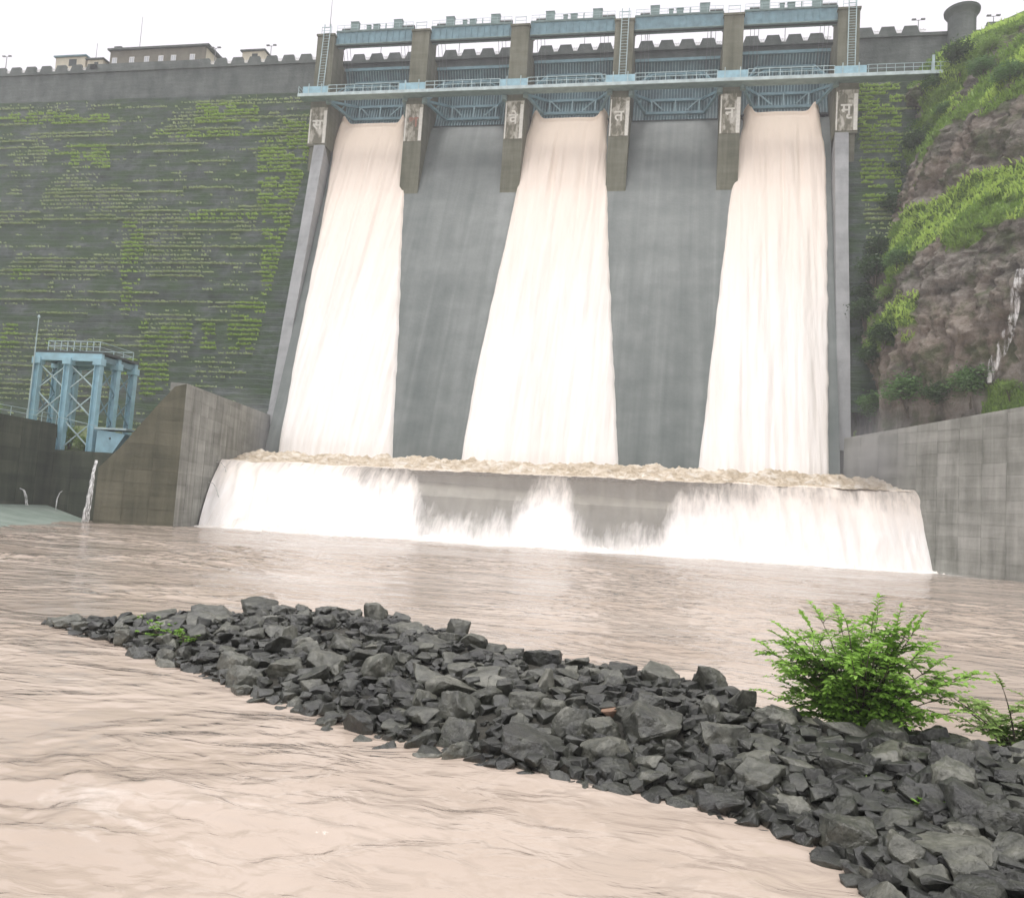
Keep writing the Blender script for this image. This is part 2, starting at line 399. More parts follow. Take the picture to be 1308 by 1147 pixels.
def nappemat():
    """overflow sheet: white and opaque where it is thick, glassy-thin in streaks so the weir shows through"""
    m, t, b = mat('weir_overflow_sheet')
    p = N(t, 'ShaderNodeNewGeometry').outputs['Position']; sep = N(t, 'ShaderNodeSeparateXYZ'); t.links.new(p, sep.inputs[0])
    X, Z = sep.outputs[0], sep.outputs[2]
    st = noise(t, coords(t, (1.3, .0, .28)), 1.0, 6, .7, .5)
    st2 = noise(t, coords(t, (.35, .0, .25)), 1.0, 4, .6)
    def win(x0, x1, s):
        a = N(t, 'ShaderNodeMapRange', interpolation_type='SMOOTHSTEP'); a.inputs[1].default_value = x0 - s; a.inputs[2].default_value = x0 + s
        c = N(t, 'ShaderNodeMapRange', interpolation_type='SMOOTHSTEP'); c.inputs[1].default_value = x1 + s; c.inputs[2].default_value = x1 - s
        t.links.new(X, a.inputs[0]); t.links.new(X, c.inputs[0]); return math_(t, 'MULTIPLY', a.outputs[0], c.outputs[0])
    # height down to which the sheet stays thin, by stretch of weir between the three jets
    low = math_(t, 'ADD', math_(t, 'MULTIPLY', win(-28.0, -16.5, 1.6), 4.6), math_(t, 'MULTIPLY', win(-10.5, 0.2, 1.6), 5.2))
    low = math_(t, 'ADD', low, math_(t, 'MULTIPLY', win(-36.0, 8.0, 4.0), 2.3))
    low = math_(t, 'ADD', low, .2)
    depth = math_(t, 'SUBTRACT', 8.4, Z)
    d = math_(t, 'SUBTRACT', low, depth)
    d = math_(t, 'ADD', d, math_(t, 'MULTIPLY', math_(t, 'SUBTRACT', st, .5), 6.0))
    d = math_(t, 'ADD', d, math_(t, 'MULTIPLY', math_(t, 'SUBTRACT', st2, .5), 5.0))
    thin = N(t, 'ShaderNodeMapRange', interpolation_type='SMOOTHSTEP'); thin.inputs[1].default_value = -2.2; thin.inputs[2].default_value = 3.2
    t.links.new(d, thin.inputs[0])
    top = N(t, 'ShaderNodeMapRange'); top.inputs[1].default_value = 4.0; top.inputs[2].default_value = 9.0; t.links.new(Z, top.inputs[0])
    c = mixc(t, math_(t, 'MULTIPLY', top.outputs[0], .6), ramp(t, st, [(.3, (.88, .84, .79)), (.6, (.95, .93, .90))]), (.80, .68, .55))
    setc(t, b, c); b.inputs['Roughness'].default_value = .6; b.inputs['Specular IOR Level'].default_value = .2
    bump(t, b, st, .4, .3)
    tr = N(t, 'ShaderNodeBsdfTransparent'); ms = N(t, 'ShaderNodeMixShader')
    t.links.new(math_(t, 'MULTIPLY', thin.outputs[0], .82), ms.inputs[0])
    t.links.new(b.outputs[0], ms.inputs[1]); t.links.new(tr.outputs[0], ms.inputs[2])
    t.links.new(ms.outputs[0], t.nodes['Material Output'].inputs[0])
    return m
M['nappe'] = nappemat()

def rivermat():
    m, t, b = mat('silty_river_water')
    n = noise(t, coords(t, (.10, .25, 1)), 1.0, 5, .6, .5)
    c = ramp(t, n, [(.35, (.42, .345, .28)), (.65, (.52, .44, .37))])
    # foam: distance from the weir foot, plus loose foam streaks
    p = N(t, 'ShaderNodeNewGeometry').outputs['Position']; sep = N(t, 'ShaderNodeSeparateXYZ'); t.links.new(p, sep.inputs[0])
    foot = math_(t, 'ADD', math_(t, 'MULTIPLY', sep.outputs[0], .198), 93.1)
    d = math_(t, 'SUBTRACT', foot, sep.outputs[1])
    fn = noise(t, coords(t, (.22, .5, 1)), 1.0, 6, .65, .6)
    k = math_(t, 'ADD', math_(t, 'DIVIDE', d, 9.0), math_(t, 'MULTIPLY', math_(t, 'SUBTRACT', fn, .5), -3.0))
    fo = ramp(t, k, [(.1, g3(1)), (.55, g3(0))])
    fn2 = noise(t, coords(t, (.16, .55, 1), (0, 0, .25)), 1.0, 8, .7, 1.2)
    fo2 = ramp(t, fn2, [(.60, g3(0)), (.72, g3(.55))])
    c = mixc(t, fo2, c, (.74, .68, .62))
    c = mixc(t, fo, c, (.88, .84, .79))
    h1 = noise(t, coords(t, (1.5, 2.6, 1), (0, 0, .1)), 1.0, 3, .5, 1.0)
    h2 = noise(t, coords(t, (.45, .8, 1), (0, 0, -.3)), 1.0, 3, .5, .8)
    pm = ramp(t, noise(t, coords(t, (.09, .2, 1)), 1.0, 4, .6, .8), [(.38, g3(.15)), (.62, g3(1))])
    bp = N(t, 'ShaderNodeBump'); bp.inputs['Strength'].default_value = .9; bp.inputs['Distance'].default_value = .22
    t.links.new(math_(t, 'MULTIPLY', math_(t, 'ADD', math_(t, 'MULTIPLY', h1, .35), h2), pm), bp.inputs['Height'])
    # silt scatters light evenly under the surface; only the mirror layer follows the ripples
    df = N(t, 'ShaderNodeBsdfDiffuse'); t.links.new(c, df.inputs[0])
    up_ = N(t, 'ShaderNodeCombineXYZ'); up_.inputs[2].default_value = 1.0; t.links.new(up_.outputs[0], df.inputs['Normal'])
    gl = N(t, 'ShaderNodeBsdfGlossy'); gl.inputs['Roughness'].default_value = .10; t.links.new(bp.outputs[0], gl.inputs['Normal'])
    fr = N(t, 'ShaderNodeFresnel'); fr.inputs['IOR'].default_value = 1.36; t.links.new(bp.outputs[0], fr.inputs['Normal'])
    ms = N(t, 'ShaderNodeMixShader'); t.links.new(fr.outputs[0], ms.inputs[0]); t.links.new(df.outputs[0], ms.inputs[1]); t.links.new(gl.outputs[0], ms.inputs[2])
    t.links.new(ms.outputs[0], t.nodes['Material Output'].inputs[0]); t.nodes.remove(b)
    return m
M['river'] = rivermat()
M['ground'] = simple('scrub_ground', (.10, .13, .05), .95, 0, .4, .2)

# ================================================================== SETTING
# ---- river: one displaced sheet, finer near the camera
def river_h(X, Y):
    r = np.hypot(X, Y)
    a = fbm(X * .55 + Y * .12, Y * .9 - X * .1, 3, 3) - .5
    b = fbm(X * 1.7 + Y * .3, Y * 2.9, 31, 3) - .5
    c = fbm(X * .16, Y * .28, 77, 2) - .5
    patch = np.clip((vn(X * .13 + 4, Y * .16, 8) - .32) * 2.6, .12, 1)
    fade = np.clip(1.3 - r / 160, .35, 1)
    return (.26 * a + .11 * b) * patch * fade + .16 * c
rows = np.concatenate([[-900, -300, -100, -30, -8, 0, 3], np.geomspace(5, 114, 620)])
ud = np.linspace(-.98, .62, 560)
us = np.concatenate([[-6, -4, -2.5, -1.7, -1.25, -1.1], ud, [.75, .95, 1.3, 2.2, 4, 6]])
YY = np.repeat(rows[:, None], len(us), 1); XX = (np.abs(YY) + 6) * us[None, :]
ZZ = river_h(XX, YY)
V = np.stack([XX.ravel(), YY.ravel(), ZZ.ravel()], 1)
rv = npmesh('river', V, grid_faces(len(rows), len(us)), M['river'], smooth=True)
tag(rv, 'silty brown river rippling below the dam', 'river', kind='structure')
g = MB().add([(-3000, -3000, -2.5), (3000, -3000, -2.5), (3000, 3000, -2.5), (-3000, 3000, -2.5)], [(0, 1, 2, 3)]).build('ground', M['ground'])
tag(g, 'flat ground under and around the river', 'ground', kind='structure')

# ---- key lines of the works
LW = ((-58.5, 112.0), (-49.0, 75.6))          # left basin wall: spillway end, river end
RW = ((21.5, 110.0), (30.5, 97.0))            # right basin wall line
CR_L, CR_R = np.array((-52.9, 90.5, 7.8)), np.array((27.4, 101.5, 9.1))     # overflow crest of the end weir
FT_L, FT_R = np.array((-50.6, 82.9, -.2)), np.array((30.3, 99.0, -.2))      # its foot on the river
def prof_y(z):       # chute centre profile, Y for height
    return np.interp(z, [8, 12, 55.65, 60, 64, 67.5, 69.6, 70.2], [107.9, 109.1, 127.0, 128.5, 129.8, 131.1, 132.2, 133.2])

# ---- hillside beyond the right wall
toeY = np.array([30, 70, 80, 87, 95.5, 108, 112, 125, 140]); toeX = np.array([80, 50, 43, 38.3, 33.0, 24.8, 24.9, 25.2, 25.4])
gz = np.array([12, 17, 30, 40, 46.5, 49, 56, 60, 66, 72, 77, 80, 84, 92, 110]); gx = np.array([-.5, 0, 1.6, 3.6, 9.0, 9.8, 12.5, 15.5, 20, 25, 31, 42, 70, 130, 260])
def hill_pt(Y, z):
    Y = np.asarray(Y, float); z = np.asarray(z, float)
    k = np.interp(Y, [60, 95, 108, 120, 132, 140], [1, 1, .9, .66, .32, .3])
    gg = np.interp(z + 3.0 * (fbm(Y * .09, z * .03, 5, 3) - .5), gz, gx)
    X = np.interp(Y, toeY, toeX) + gg * k
    amp = np.clip((z - 17.5) / 10, 0.0, 1)
    X = X + .7 - 1.2 * amp + amp * (5.0 * (fbm(Y * .11, z * .07, 21, 3) - .5) + 3.6 * (np.abs(fbm(Y * .5, z * .16, 41, 4) - .5) * 2 - .2) + 1.5 * (np.abs(fbm(Y * 1.2, z * .8, 61, 4, .6) - .5) * 2 - .2) + .5 * (fbm(Y * 2.6, z * 2.2, 65, 2) - .5))
    Yo = Y + amp * (2.4 * (fbm(Y * .2 + 9, z * .2, 51, 3) - .5) + .7 * (fbm(Y * 1.2 + 9, z * 1.2, 58, 2) - .5))
    zo = z + .5 * (fbm(Y * .6, z * .6, 71, 3) - .5)
    return np.stack([X, np.minimum(Yo, 135.8), zo], -1)
ys = np.concatenate([np.linspace(40, 84, 24)[:-1], np.linspace(84, 138, 270)])
zs = np.concatenate([np.linspace(11, 80, 300), [82, 84, 88, 92, 100, 110]])
GY, GZ = np.meshgrid(ys, zs, indexing='ij')
HP = hill_pt(GY, GZ)
def turf_mask(Y, z):
    band = np.interp(z, [36, 40, 47, 49, 56, 59, 90], [-.10, .22, .22, -.12, -.12, .20, .24]) * np.interp(Y, [84, 124, 132], [1, 1, .6])
    return fbm(Y * .16, z * .16, 81, 4) - .5 + band + .10 * (fbm(Y * .9, z * .9, 84, 2) - .5)
hill = npmesh('hillside', HP.reshape(-1, 3), grid_faces(len(ys), len(zs)), M['cliff'], smooth=False)
ta = hill.data.attributes.new('turf', 'FLOAT', 'POINT'); ta.data.foreach_set('value', turf_mask(GY, GZ).ravel().astype(np.float32))
tag(hill, 'steep rock cliff with grassy ledges right of the spillway', 'hillside', kind='structure')

# ---- backfill terraces left and behind the walls
b = MB()
b.add([(-62.0, 40, 9.7), (-62.6, 74.5, 9.7), (-64, 76.5, 7.1), (-57.5, 78, 7.1), (-50.5, 76.5, 13.6), (-59.6, 112, 13.8), (-64, 118, 14), (-180, 118, 14), (-180, 40, 12)],
      [(0, 1, 8), (1, 2, 7, 8), (2, 3, 6, 7), (3, 4, 5, 6)])
tag(b.build('terrace', M['ground'], fix=False), 'weedy terrace behind the left river wall', 'terrace', kind='structure')

# ---- rock spit bed
NC = [((52, 803), (50, 797), .05), ((170, 838), (140, 791), .30), ((270, 870), (250, 785), .50), ((340, 898), (380, 776), .75), ((420, 921), (500, 790), .80),
      ((520, 953), (590, 812), .75), ((640, 983), (690, 842), .70), ((760, 1004), (800, 857), .70), ((880, 1033), (900, 873), .72), ((960, 1055), (990, 912), .66),
      ((1030, 1079), (1100, 936), .60), ((1085, 1109), (1210, 945), .60), ((1125, 1150), (1308, 970), .58), ((1180, 1212), (1420, 1005), .5), ((1300, 1400), (1600, 1090), .4)]
A = np.array([onZ(*n, -.02)[:2] for n, c, h in NC]); Cc = np.array([onZ(*c, h)[:2] for n, c, h in NC]); Hc = np.array([h for *_, h in NC])
tt = np.linspace(0, len(NC) - 1, 150); idx = np.arange(len(NC))
def li(a): return np.stack([np.interp(tt, idx, a[:, k]) for k in range(2)], 1)
A2, C2, H2 = li(A), li(Cc), np.interp(tt, idx, Hc)
sv = np.concatenate([[-.12, -.05], np.linspace(0, 1, 34), [1.08, 1.16, 1.25, 1.36, 1.5]])
zprof = np.interp(sv, [-.12, 0, .25, .6, 1, 1.25, 1.5], [-.35, -.02, .42, .8, 1, .35, -.5])
SP = np.zeros((len(tt), len(sv), 3))
SP[..., :2] = A2[:, None] + (C2 - A2)[:, None] * sv[None, :, None]
SP[..., 2] = H2[:, None] * zprof[None] + .14 * (fbm(SP[..., 0] * 1.3, SP[..., 1] * 1.3, 91, 3) - .5) * np.clip(H2, .1, 1)[:, None] - .05
spit = npmesh('rock_spit', SP.reshape(-1, 3), grid_faces(len(tt), len(sv))[:, ::-1], M['gravel'], smooth=True)
tag(spit, 'dark gravel bed of the rock spit in the river', 'spit', kind='structure')
spit_bvh = BVHTree.FromPolygons([Vector(p) for p in SP.reshape(-1, 3)], grid_faces(len(tt), len(sv)).tolist())
def spit_hit(px, py):
    h = spit_bvh.ray_cast(Vector(CAM), Vector(ray(px, py)).normalized())
    return h[0]
def spit_z(x, y):
    h = spit_bvh.ray_cast(Vector((x, y, 5)), Vector((0, 0, -1)))
    return h[0].z if h[0] else None

# ================================================================== DAM
PX = [-62.3 + 17.2 * i for i in range(6)]
BX = [(PX[i] + PX[i + 1]) / 2 for i in range(5)]
YP = 127.0

def chute_x(z, side):        # inner faces of the training walls
    return np.interp(z, [10, 64.5], [-57.0, -60.7]) if side < 0 else np.interp(z, [10, 64.5], [20.9, 22.1])

# ---- masonry dam walls, left and right of the spillway
def masonry_wall(name, label, x0, x1, solid=None, zlow=6.0):
    t = thing(name, label, 'dam', ((x0 + x1) / 2, 136, zlow))
    MB().box(x0, x1, 136.0, 144, 78.9, 84.9).build('crest_wall', M['crest'], t)
    MB().box(x0, x1, 135.72, 136.0, 84.55, 85.05).build('coping', M['crest'], t)
    H = .8; s = .34; z = 79.0; k = 0; X0, X1 = x0, x1
    while z > zlow:
        yf = 136.0 - s * (79.0 - z) - .30
        zw = z - 1.4
        if X1 < 0: x1 = float(chute_x(zw, -1)) - 1.74
        else: x0 = float(chute_x(zw, 1)) + 1.74
        n = max(8, int((x1 - x0) / 1.3)); xs = np.linspace(x0, x1, n + 1)
        jf = (RNG.random(n + 1) - .5) * .22; jz = (RNG.random(n + 1) - .5) * .16
        v = []
        for i in range(n + 1):
            v += [(xs[i], yf + jf[i], z - H - .2), (xs[i], yf + jf[i] * .6 - .02, z + jz[i] - .07), (xs[i], yf + jf[i] * .6 + .07, z + jz[i]), (xs[i], yf + 1.2, z + jz[i] * .3)]
        f = []
        for i in range(n):
            for q in range(3): f.append((i * 4 + q, (i + 1) * 4 + q, (i + 1) * 4 + q + 1, i * 4 + q + 1))
        b = MB(); b.add(v, f); b.build('course', M['masonry'], t, fix=False)
        z -= H; k += 1
    return t
def merlons(t, x0, x1, y, skip=None):
    p = 3.4; n = int((x1 - x0) / p); me = None
    for i in range(n):
        xc = x0 + (i + .5) * p
        if skip and skip[0] < xc < skip[1]: continue
        if me is None:
            b = MB(); b.prism([(-1.38, 0, 0), (1.38, 0, 0), (.95, 0, 1.25), (-.95, 0, 1.25)], (0, .45, 0)); o = b.build('merlon', M['crest'])
            o.parent = t; me = o.data; gr = MB()
            for a in (-50, -18, 18, 50): gr.bar((1.7, .2, .02), (1.7 + math.sin(math.radians(a)) * .78, .2, .02 + math.cos(math.radians(a)) * .8), .09)
            gr.bar((1.05, .2, .6), (2.35, .2, .6), .07)
            go = gr.build('notch_grille', M['white']); go.parent = t; gm = go.data
        else:
            o = obj('merlon', me, None, t); go = obj('notch_grille', gm, None, t)
        for q in (o, go): q.location = Vector((xc, y, 85.05)) - Vector(t['_o'])
dl = masonry_wall('masonry_dam', 'tall mossy masonry dam wall left of the spillway', -178, -63.7)
merlons(dl, -176, -64.5, 135.8, (-113, -91))
MB().box(-113.6, -90.4, 135.8, 136.3, 85.05, 86.2).build('solid_parapet', M['crest'], dl)
dr = masonry_wall('masonry_dam', 'short masonry dam wall between spillway and rock cliff', 25.3, 62, zlow=22)
merlons(dr, 25.6, 38.0, 135.8); merlons(dr, 44.5, 62, 135.8)
SHIFT = Vector((0, -2.5, -1.4))
for q_ in (dl, dr): q_.location += SHIFT

# ---- round stair turret on the right wall
t = thing('stair_turret', 'round masonry turret with flared cap on the right dam crest', 'turret', (41.4, 135.2, 70))
MB().lathe((41.4, 135.2, 70), [(2.0, 0), (2.0, 16.6), (2.15, 16.9), (2.55, 17.5), (2.6, 17.9)], 24).build('drum', M['crest'], t)
MB().lathe((41.4, 135.2, 87.9), [(2.6, 0), (1.6, .25), (.2, .35)], 24).build('cap', M['crest'], t)
t.location += SHIFT

# ---- spillway: chute, training walls, piers, road bridge
sp = thing('spillway', 'concrete spillway with six piers and three roaring jets', 'spillway', (-19.3, 120, 0))
zz = np.concatenate([np.linspace(8, 55, 40), np.linspace(56, 70.2, 22)]); yy = prof_y(zz)
b = MB(); nx = 46
for i in range(len(zz)):
    for k in range(nx + 1):
        a = k / nx; b.v.append((chute_x(zz[i], -1) * (1 - a) + chute_x(zz[i], 1) * a, yy[i], zz[i]))
for i in range(len(zz) - 1):
    for k in range(nx): b.f.append((i * (nx + 1) + k, i * (nx + 1) + k + 1, (i + 1) * (nx + 1) + k + 1, (i + 1) * (nx + 1) + k))
b.build('chute_face', M['chute'], sp, smooth=True, fix=False)
MB().box(-62, 24, 133.2, 143, 40, 70.2).build('crest_sill', M['chute'], sp)
for s in (-1, 1):
    Z = [14.5, 30, 48, 64.5]; b = MB(); wv = []
    for z in Z:
        yt = np.interp(z, [15.9, 64.5], [112, 127]); yb = prof_y(max(z - 12, 8)) - 1
        xi = float(chute_x(z, s)); xo = xi + s * (1.75 if z < 60 else 2.0)
        wv.append(((xi, yt, z), (xo, yt, z), (xo, yt + 9, z - 10), (xi, yt + 9, z - 10)))
    for i in range(3):
        a, c = wv[i], wv[i + 1]; b.add(list(a) + list(c), [(0, 1, 5, 4), (1, 2, 6, 5), (2, 3, 7, 6), (3, 0, 4, 7)])
    b.add(list(wv[0]), [(0, 3, 2, 1)]); b.add(list(wv[3]), [(0, 1, 2, 3)])
    b.build('training_wall', M['train'], sp)

LETTERS = ['\u0938', '\u0936', '\u0935\u0947', '\u0924', '\u0928', '\u092e\u0943']
def letter_mesh(ch, size):
    c = bpy.data.curves.new('lettering', 'FONT'); c.body = ch; c.size = size; c.extrude = .02; c.align_x = 'CENTER'
    c.offset = .018 * size; c.resolution_u = 3
    o = bpy.data.objects.new('tmp', c); COL.objects.link(o); bpy.context.view_layer.update()
    me = bpy.data.meshes.new_from_object(o.evaluated_get(bpy.context.evaluated_depsgraph_get()))
    bpy.data.objects.remove(o); return me
for i, x in enumerate(PX):
    end = i in (0, 5); hw = 1.65 if end else 1.6; zb = 64.4 if end else 50
    b = MB()
    b.prism([(x - hw, YP, 72.3), (x - hw, YP, zb), (x - hw, 133 if not end else 131, zb), (x - hw, 141, zb + 12), (x - hw, 141, 81.2), (x - hw, 131.5, 81.2), (x - hw, 131.5, 72.3)], (2 * hw, 0, 0))
    pier = b.build('pier', M['pier'], sp)
    if end:
        MB().box(x - hw + .3, x + hw - .3, YP + .35, 133, 50, 64.4).build('pier_base', M['pier'], sp)
    MB().box(x - hw + .08, x + hw - .08, YP + .25, 131.498, 72.3, 84.3).build('hoist_column', M['pier'], pier)
    MB().box(x - hw - .06, x + hw + .06, YP + .05, 131.7, 84.3, 84.62).build('column_cap', M['pier'], pier)
    pl = MB().box(x - hw + .04, x + hw - .04, YP - .06, YP - .001, 64.75, 71.2).build('painted_panel', M['plaque'], pier)
    me = letter_mesh(LETTERS[i], 2.5)
    me.materials.clear()
    lo = obj('lettering', me, M['letter_red'] if i == 1 else M['letter'], pier)
    lo.rotation_euler = (math.pi / 2, 0, 0); lo.location = Vector((x - .1, YP - .085, 67.3)) - Vector(sp['_o'])
    lo['label'] = 'single painted letter on the pier front'
    # white margin strips left on the panel edges
    MB().box(x + hw - .65, x + hw - .1, YP - .075, YP - .061, 64.8, 70.6).build('painted_strip', M['letter'], pier)
    MB().box(x - hw + .1, x - hw + .3, YP - .075, YP - .061, 64.8, 70.9).build('painted_strip', M['letter'], pier)
    br = MB()
    for q in (-.9, .9): br.bar((x + q, YP + .3, 84.62), (x + q, YP + .3, 86.0), .07)
    br.bar((x - .9, YP + .3, 85.9), (x + .9, YP + .3, 85.9), .07); br.bar((x - .9, YP + .3, 85.3), (x + .9, YP + .3, 85.3), .05)
    br.build('column_railing', M['rail'], pier)
rb = thing('road_bridge', 'road bridge with notched parapet crossing behind the gates', 'bridge', (-19.3, 137, 82.4))
MB().box(-64.5, 25.9, 137.0, 143.5, 83.2, 84.9).build('deck_beam', M['crest'], rb)
MB().box(-63.6, 25.2, 136.6, 137.0, 84.55, 85.05).build('coping', M['crest'], rb)
for i in range(5):
    merlons(rb, BX[i] - 7.0, BX[i] + 7.0, 136.65)
rb.location += SHIFT

# ---- end weir and basin water
def lerp(a, b, t): return a + (b - a) * t
ns = 320; ss = np.linspace(0, 1, ns)
wv = []
for s in (0, 1):
    c = lerp(CR_L, CR_R, s); f = lerp(FT_L, FT_R, s)
    wv.append([(c[0], c[1] + 3, -2), (c[0], c[1] + 3, c[2] - .5), (c[0], c[1] + .5, c[2] - .5), tuple(lerp(c, f, .45) + (0, 1.0, .6)), (f[0], f[1] + .7, -2)])
b = MB(); b.add(wv[0] + wv[1], [(0, 1, 2, 3, 4)[::-1], (5, 6, 7, 8, 9)] + [(i, (i + 1) % 5, 5 + (i + 1) % 5, 5 + i) for i in range(5)])
tag(b.build('end_weir', M['weir']), 'low concrete end weir under the overflowing sheet', 'weir')
# overflow sheet
q = np.linspace(0, 1, 60)
NV = np.zeros((ns, len(q), 3))
for i, s in enumerate(ss):
    c = lerp(CR_L, CR_R, s); f = lerp(FT_L, FT_R, s)
    hor = np.where(q < .12, q / .12 * .12, .12 + (q - .12)); drop = np.clip((q - .04) / .96, 0, 1) ** 1.35
    hor = q ** .82
    NV[i, :, 0] = c[0] + (f[0] - c[0]) * hor; NV[i, :, 1] = c[1] + (f[1] - c[1]) * hor; NV[i, :, 2] = c[2] + (f[2] - c[2]) * drop
xs = NV[:, 0, 0]
rag = (fbm(xs[:, None] * .9 + 0 * q, q[None] * 1.2 + 0 * xs[:, None], 15, 4) - .5)
NV[..., 1] -= rag * 1.3 * np.clip(q * 4, .15, 1)[None]
NV[..., 2] += (fbm(xs * .25, xs * 0, 19, 3) - .5)[:, None] * .5 * (1 - q)[None]
nap = npmesh('overflow_sheet', NV.reshape(-1, 3), grid_faces(ns, len(q)), M['nappe'], smooth=True)
tag(nap, 'wide sheet of brown-white water pouring over the end weir', 'water', kind='structure')
# basin water with a churning ridge where the jets plunge
nb = 60; BV = np.zeros((ns, nb, 3)); qb = np.linspace(0, 1, nb)
for i, s in enumerate(ss):
    c = lerp(CR_L, CR_R, s); e = lerp(np.array((-57.6, 110.2, 8.0)), np.array((21.3, 109.9, 8.6)), s)
    BV[i] = lerp(c[None], e[None], qb[:, None])
    rid = np.exp(-((qb - .50) / .20) ** 2)
    BV[i, :, 2] += rid * (1.6 + .5 * s) + .0
    BV[i, 0, 1] -= .5; BV[i, 0, 2] -= .12
BV[..., 2] += (fbm(BV[..., 0] * .6, BV[..., 1] * .6, 25, 6, .7) - .5) * 2.0 * np.clip(qb * 5, .25, 1)[None]
bo = npmesh('basin_water', BV.reshape(-1, 3), grid_faces(ns, nb), M['boil'], smooth=True)
tag(bo, 'churning brown water in the basin behind the weir', 'water', kind='structure')

# foam thrown up along the foot of the weir
nf = 22; FV = np.zeros((ns * 2, nf, 3)); qf = np.linspace(0, 1, nf)
for i, s in enumerate(np.linspace(0, 1, ns * 2)):
    f = lerp(FT_L, FT_R, s); FV[i, :, 0] = f[0] + qf * .9; FV[i, :, 1] = f[1] + .9 - qf * 5.6
lump = fbm(FV[..., 0] * .55, FV[..., 1] * .8, 44, 5, .62)
FV[..., 2] = -.30 + (lump - .26) * 3.0 * (1 - qf ** .7)[None] + .10 * (fbm(FV[..., 0] * 2.5, FV[..., 1] * 2.5, 45, 3) - .5)
tag(npmesh('foam', FV.reshape(-1, 3), grid_faces(ns * 2, nf)[:, ::-1], M['foam'], smooth=True), 'white foam along the foot of the end weir', 'foam', kind='stuff')
# reservoir held back behind the gates
tag(MB().box(-61, 23, 134.75, 160, 60, 78.6).build('reservoir', M['river']), 'brown reservoir water behind the gates', 'water', kind='structure')

# ---- the three jets
JET = [dict(l=[(429, 166), (424, 185), (399, 330), (375, 450), (352, 585)], r=[(518, 166), (517, 185), (512, 300), (508, 420), (499, 590)]),
       dict(l=[(675, 160), (669, 180), (654, 262), (627, 380), (601, 500), (586, 595)], r=[(776, 157), (775, 200), (777, 300), (782, 420), (787, 520), (790, 600)]),
       dict(l=[(949, 160), (944, 180), (931, 262), (915, 400), (901, 520), (891, 606)], r=[(1049, 152), (1057, 200), (1059, 300), (1060, 450), (1060, 612)])]
def on_chute(px, py):
    lo, hi = 5., 90.
    for _ in range(50):
        z = (lo + hi) / 2; p = onZ(px, py, z)
        if z < 3.3 or p[1] < prof_y(z) - 0.8: lo = z
        else: hi = z
    return p
def jet(j, label):
    el = np.array([on_chute(*p) for p in j['l']]); er = np.array([on_chute(*p) for p in j['r']])
    zt = 70.9; zv = np.concatenate([np.linspace(9.0, 64.5, 120), np.linspace(64.9, zt, 16)])
    xl = np.interp(zv, el[::-1, 2], el[::-1, 0]); xr = np.interp(zv, er[::-1, 2], er[::-1, 0])
    nx = 70; a = np.linspace(0, 1, nx)
    thick = np.sin(np.clip(a, 0.0, 1) * math.pi) ** .28
    Vv = np.zeros((len(zv), nx, 3))
    jl = (fbm(zv * .35, zv * 0, 33, 3) - .5) * .22; jr = (fbm(zv * .5, zv * 0 + 9, 34, 3) - .5) * .22
    X = (xl + jl)[:, None] + ((xr + jr) - (xl + jl))[:, None] * a[None]
    Vv[..., 0] = X; Vv[..., 2] = zv[:, None]
    y0 = prof_y(np.minimum(zv, 70.15))
    tk = 1.1 + .8 * np.clip((66 - zv) / 50, 0, 1)
    st = (fbm(X * 1.1, zv[:, None] * .05 + 0 * X, 35, 4) - .5) * 1.1
    Vv[..., 1] = y0[:, None] + .25 - (tk[:, None] * thick[None]) - st * thick[None] * np.clip((70 - zv) / 10, .15, 1)[:, None]
    # rounded shoulders where the sheet squeezes past the gate edges
    top = np.clip((zv - 64.6) / 6, 0, 1) ** 1.5
    sh = np.exp(-((a - .07) / .06) ** 2) + np.exp(-((a - .93) / .06) ** 2)
    Vv[..., 2] += top[:, None] * (sh[None] * 1.35 - .1)
    Vv[..., 1] -= top[:, None] * sh[None] * .6
    ext = Vv[-1:].copy(); ext[..., 1] += 3.0; ext[..., 2] = np.minimum(ext[..., 2], 70.95); Vv = np.concatenate([Vv, ext])
    o = npmesh('water_jet', Vv.reshape(-1, 3), grid_faces(len(zv) + 1, nx), M['fall'], smooth=True)
    tag(o, label, 'water', kind='structure'); return o
jet(JET[0], 'leftmost jet of white water sliding down the spillway')
jet(JET[1], 'middle jet of white water widening down the spillway')
jet(JET[2], 'rightmost jet of white water sliding down the spillway')

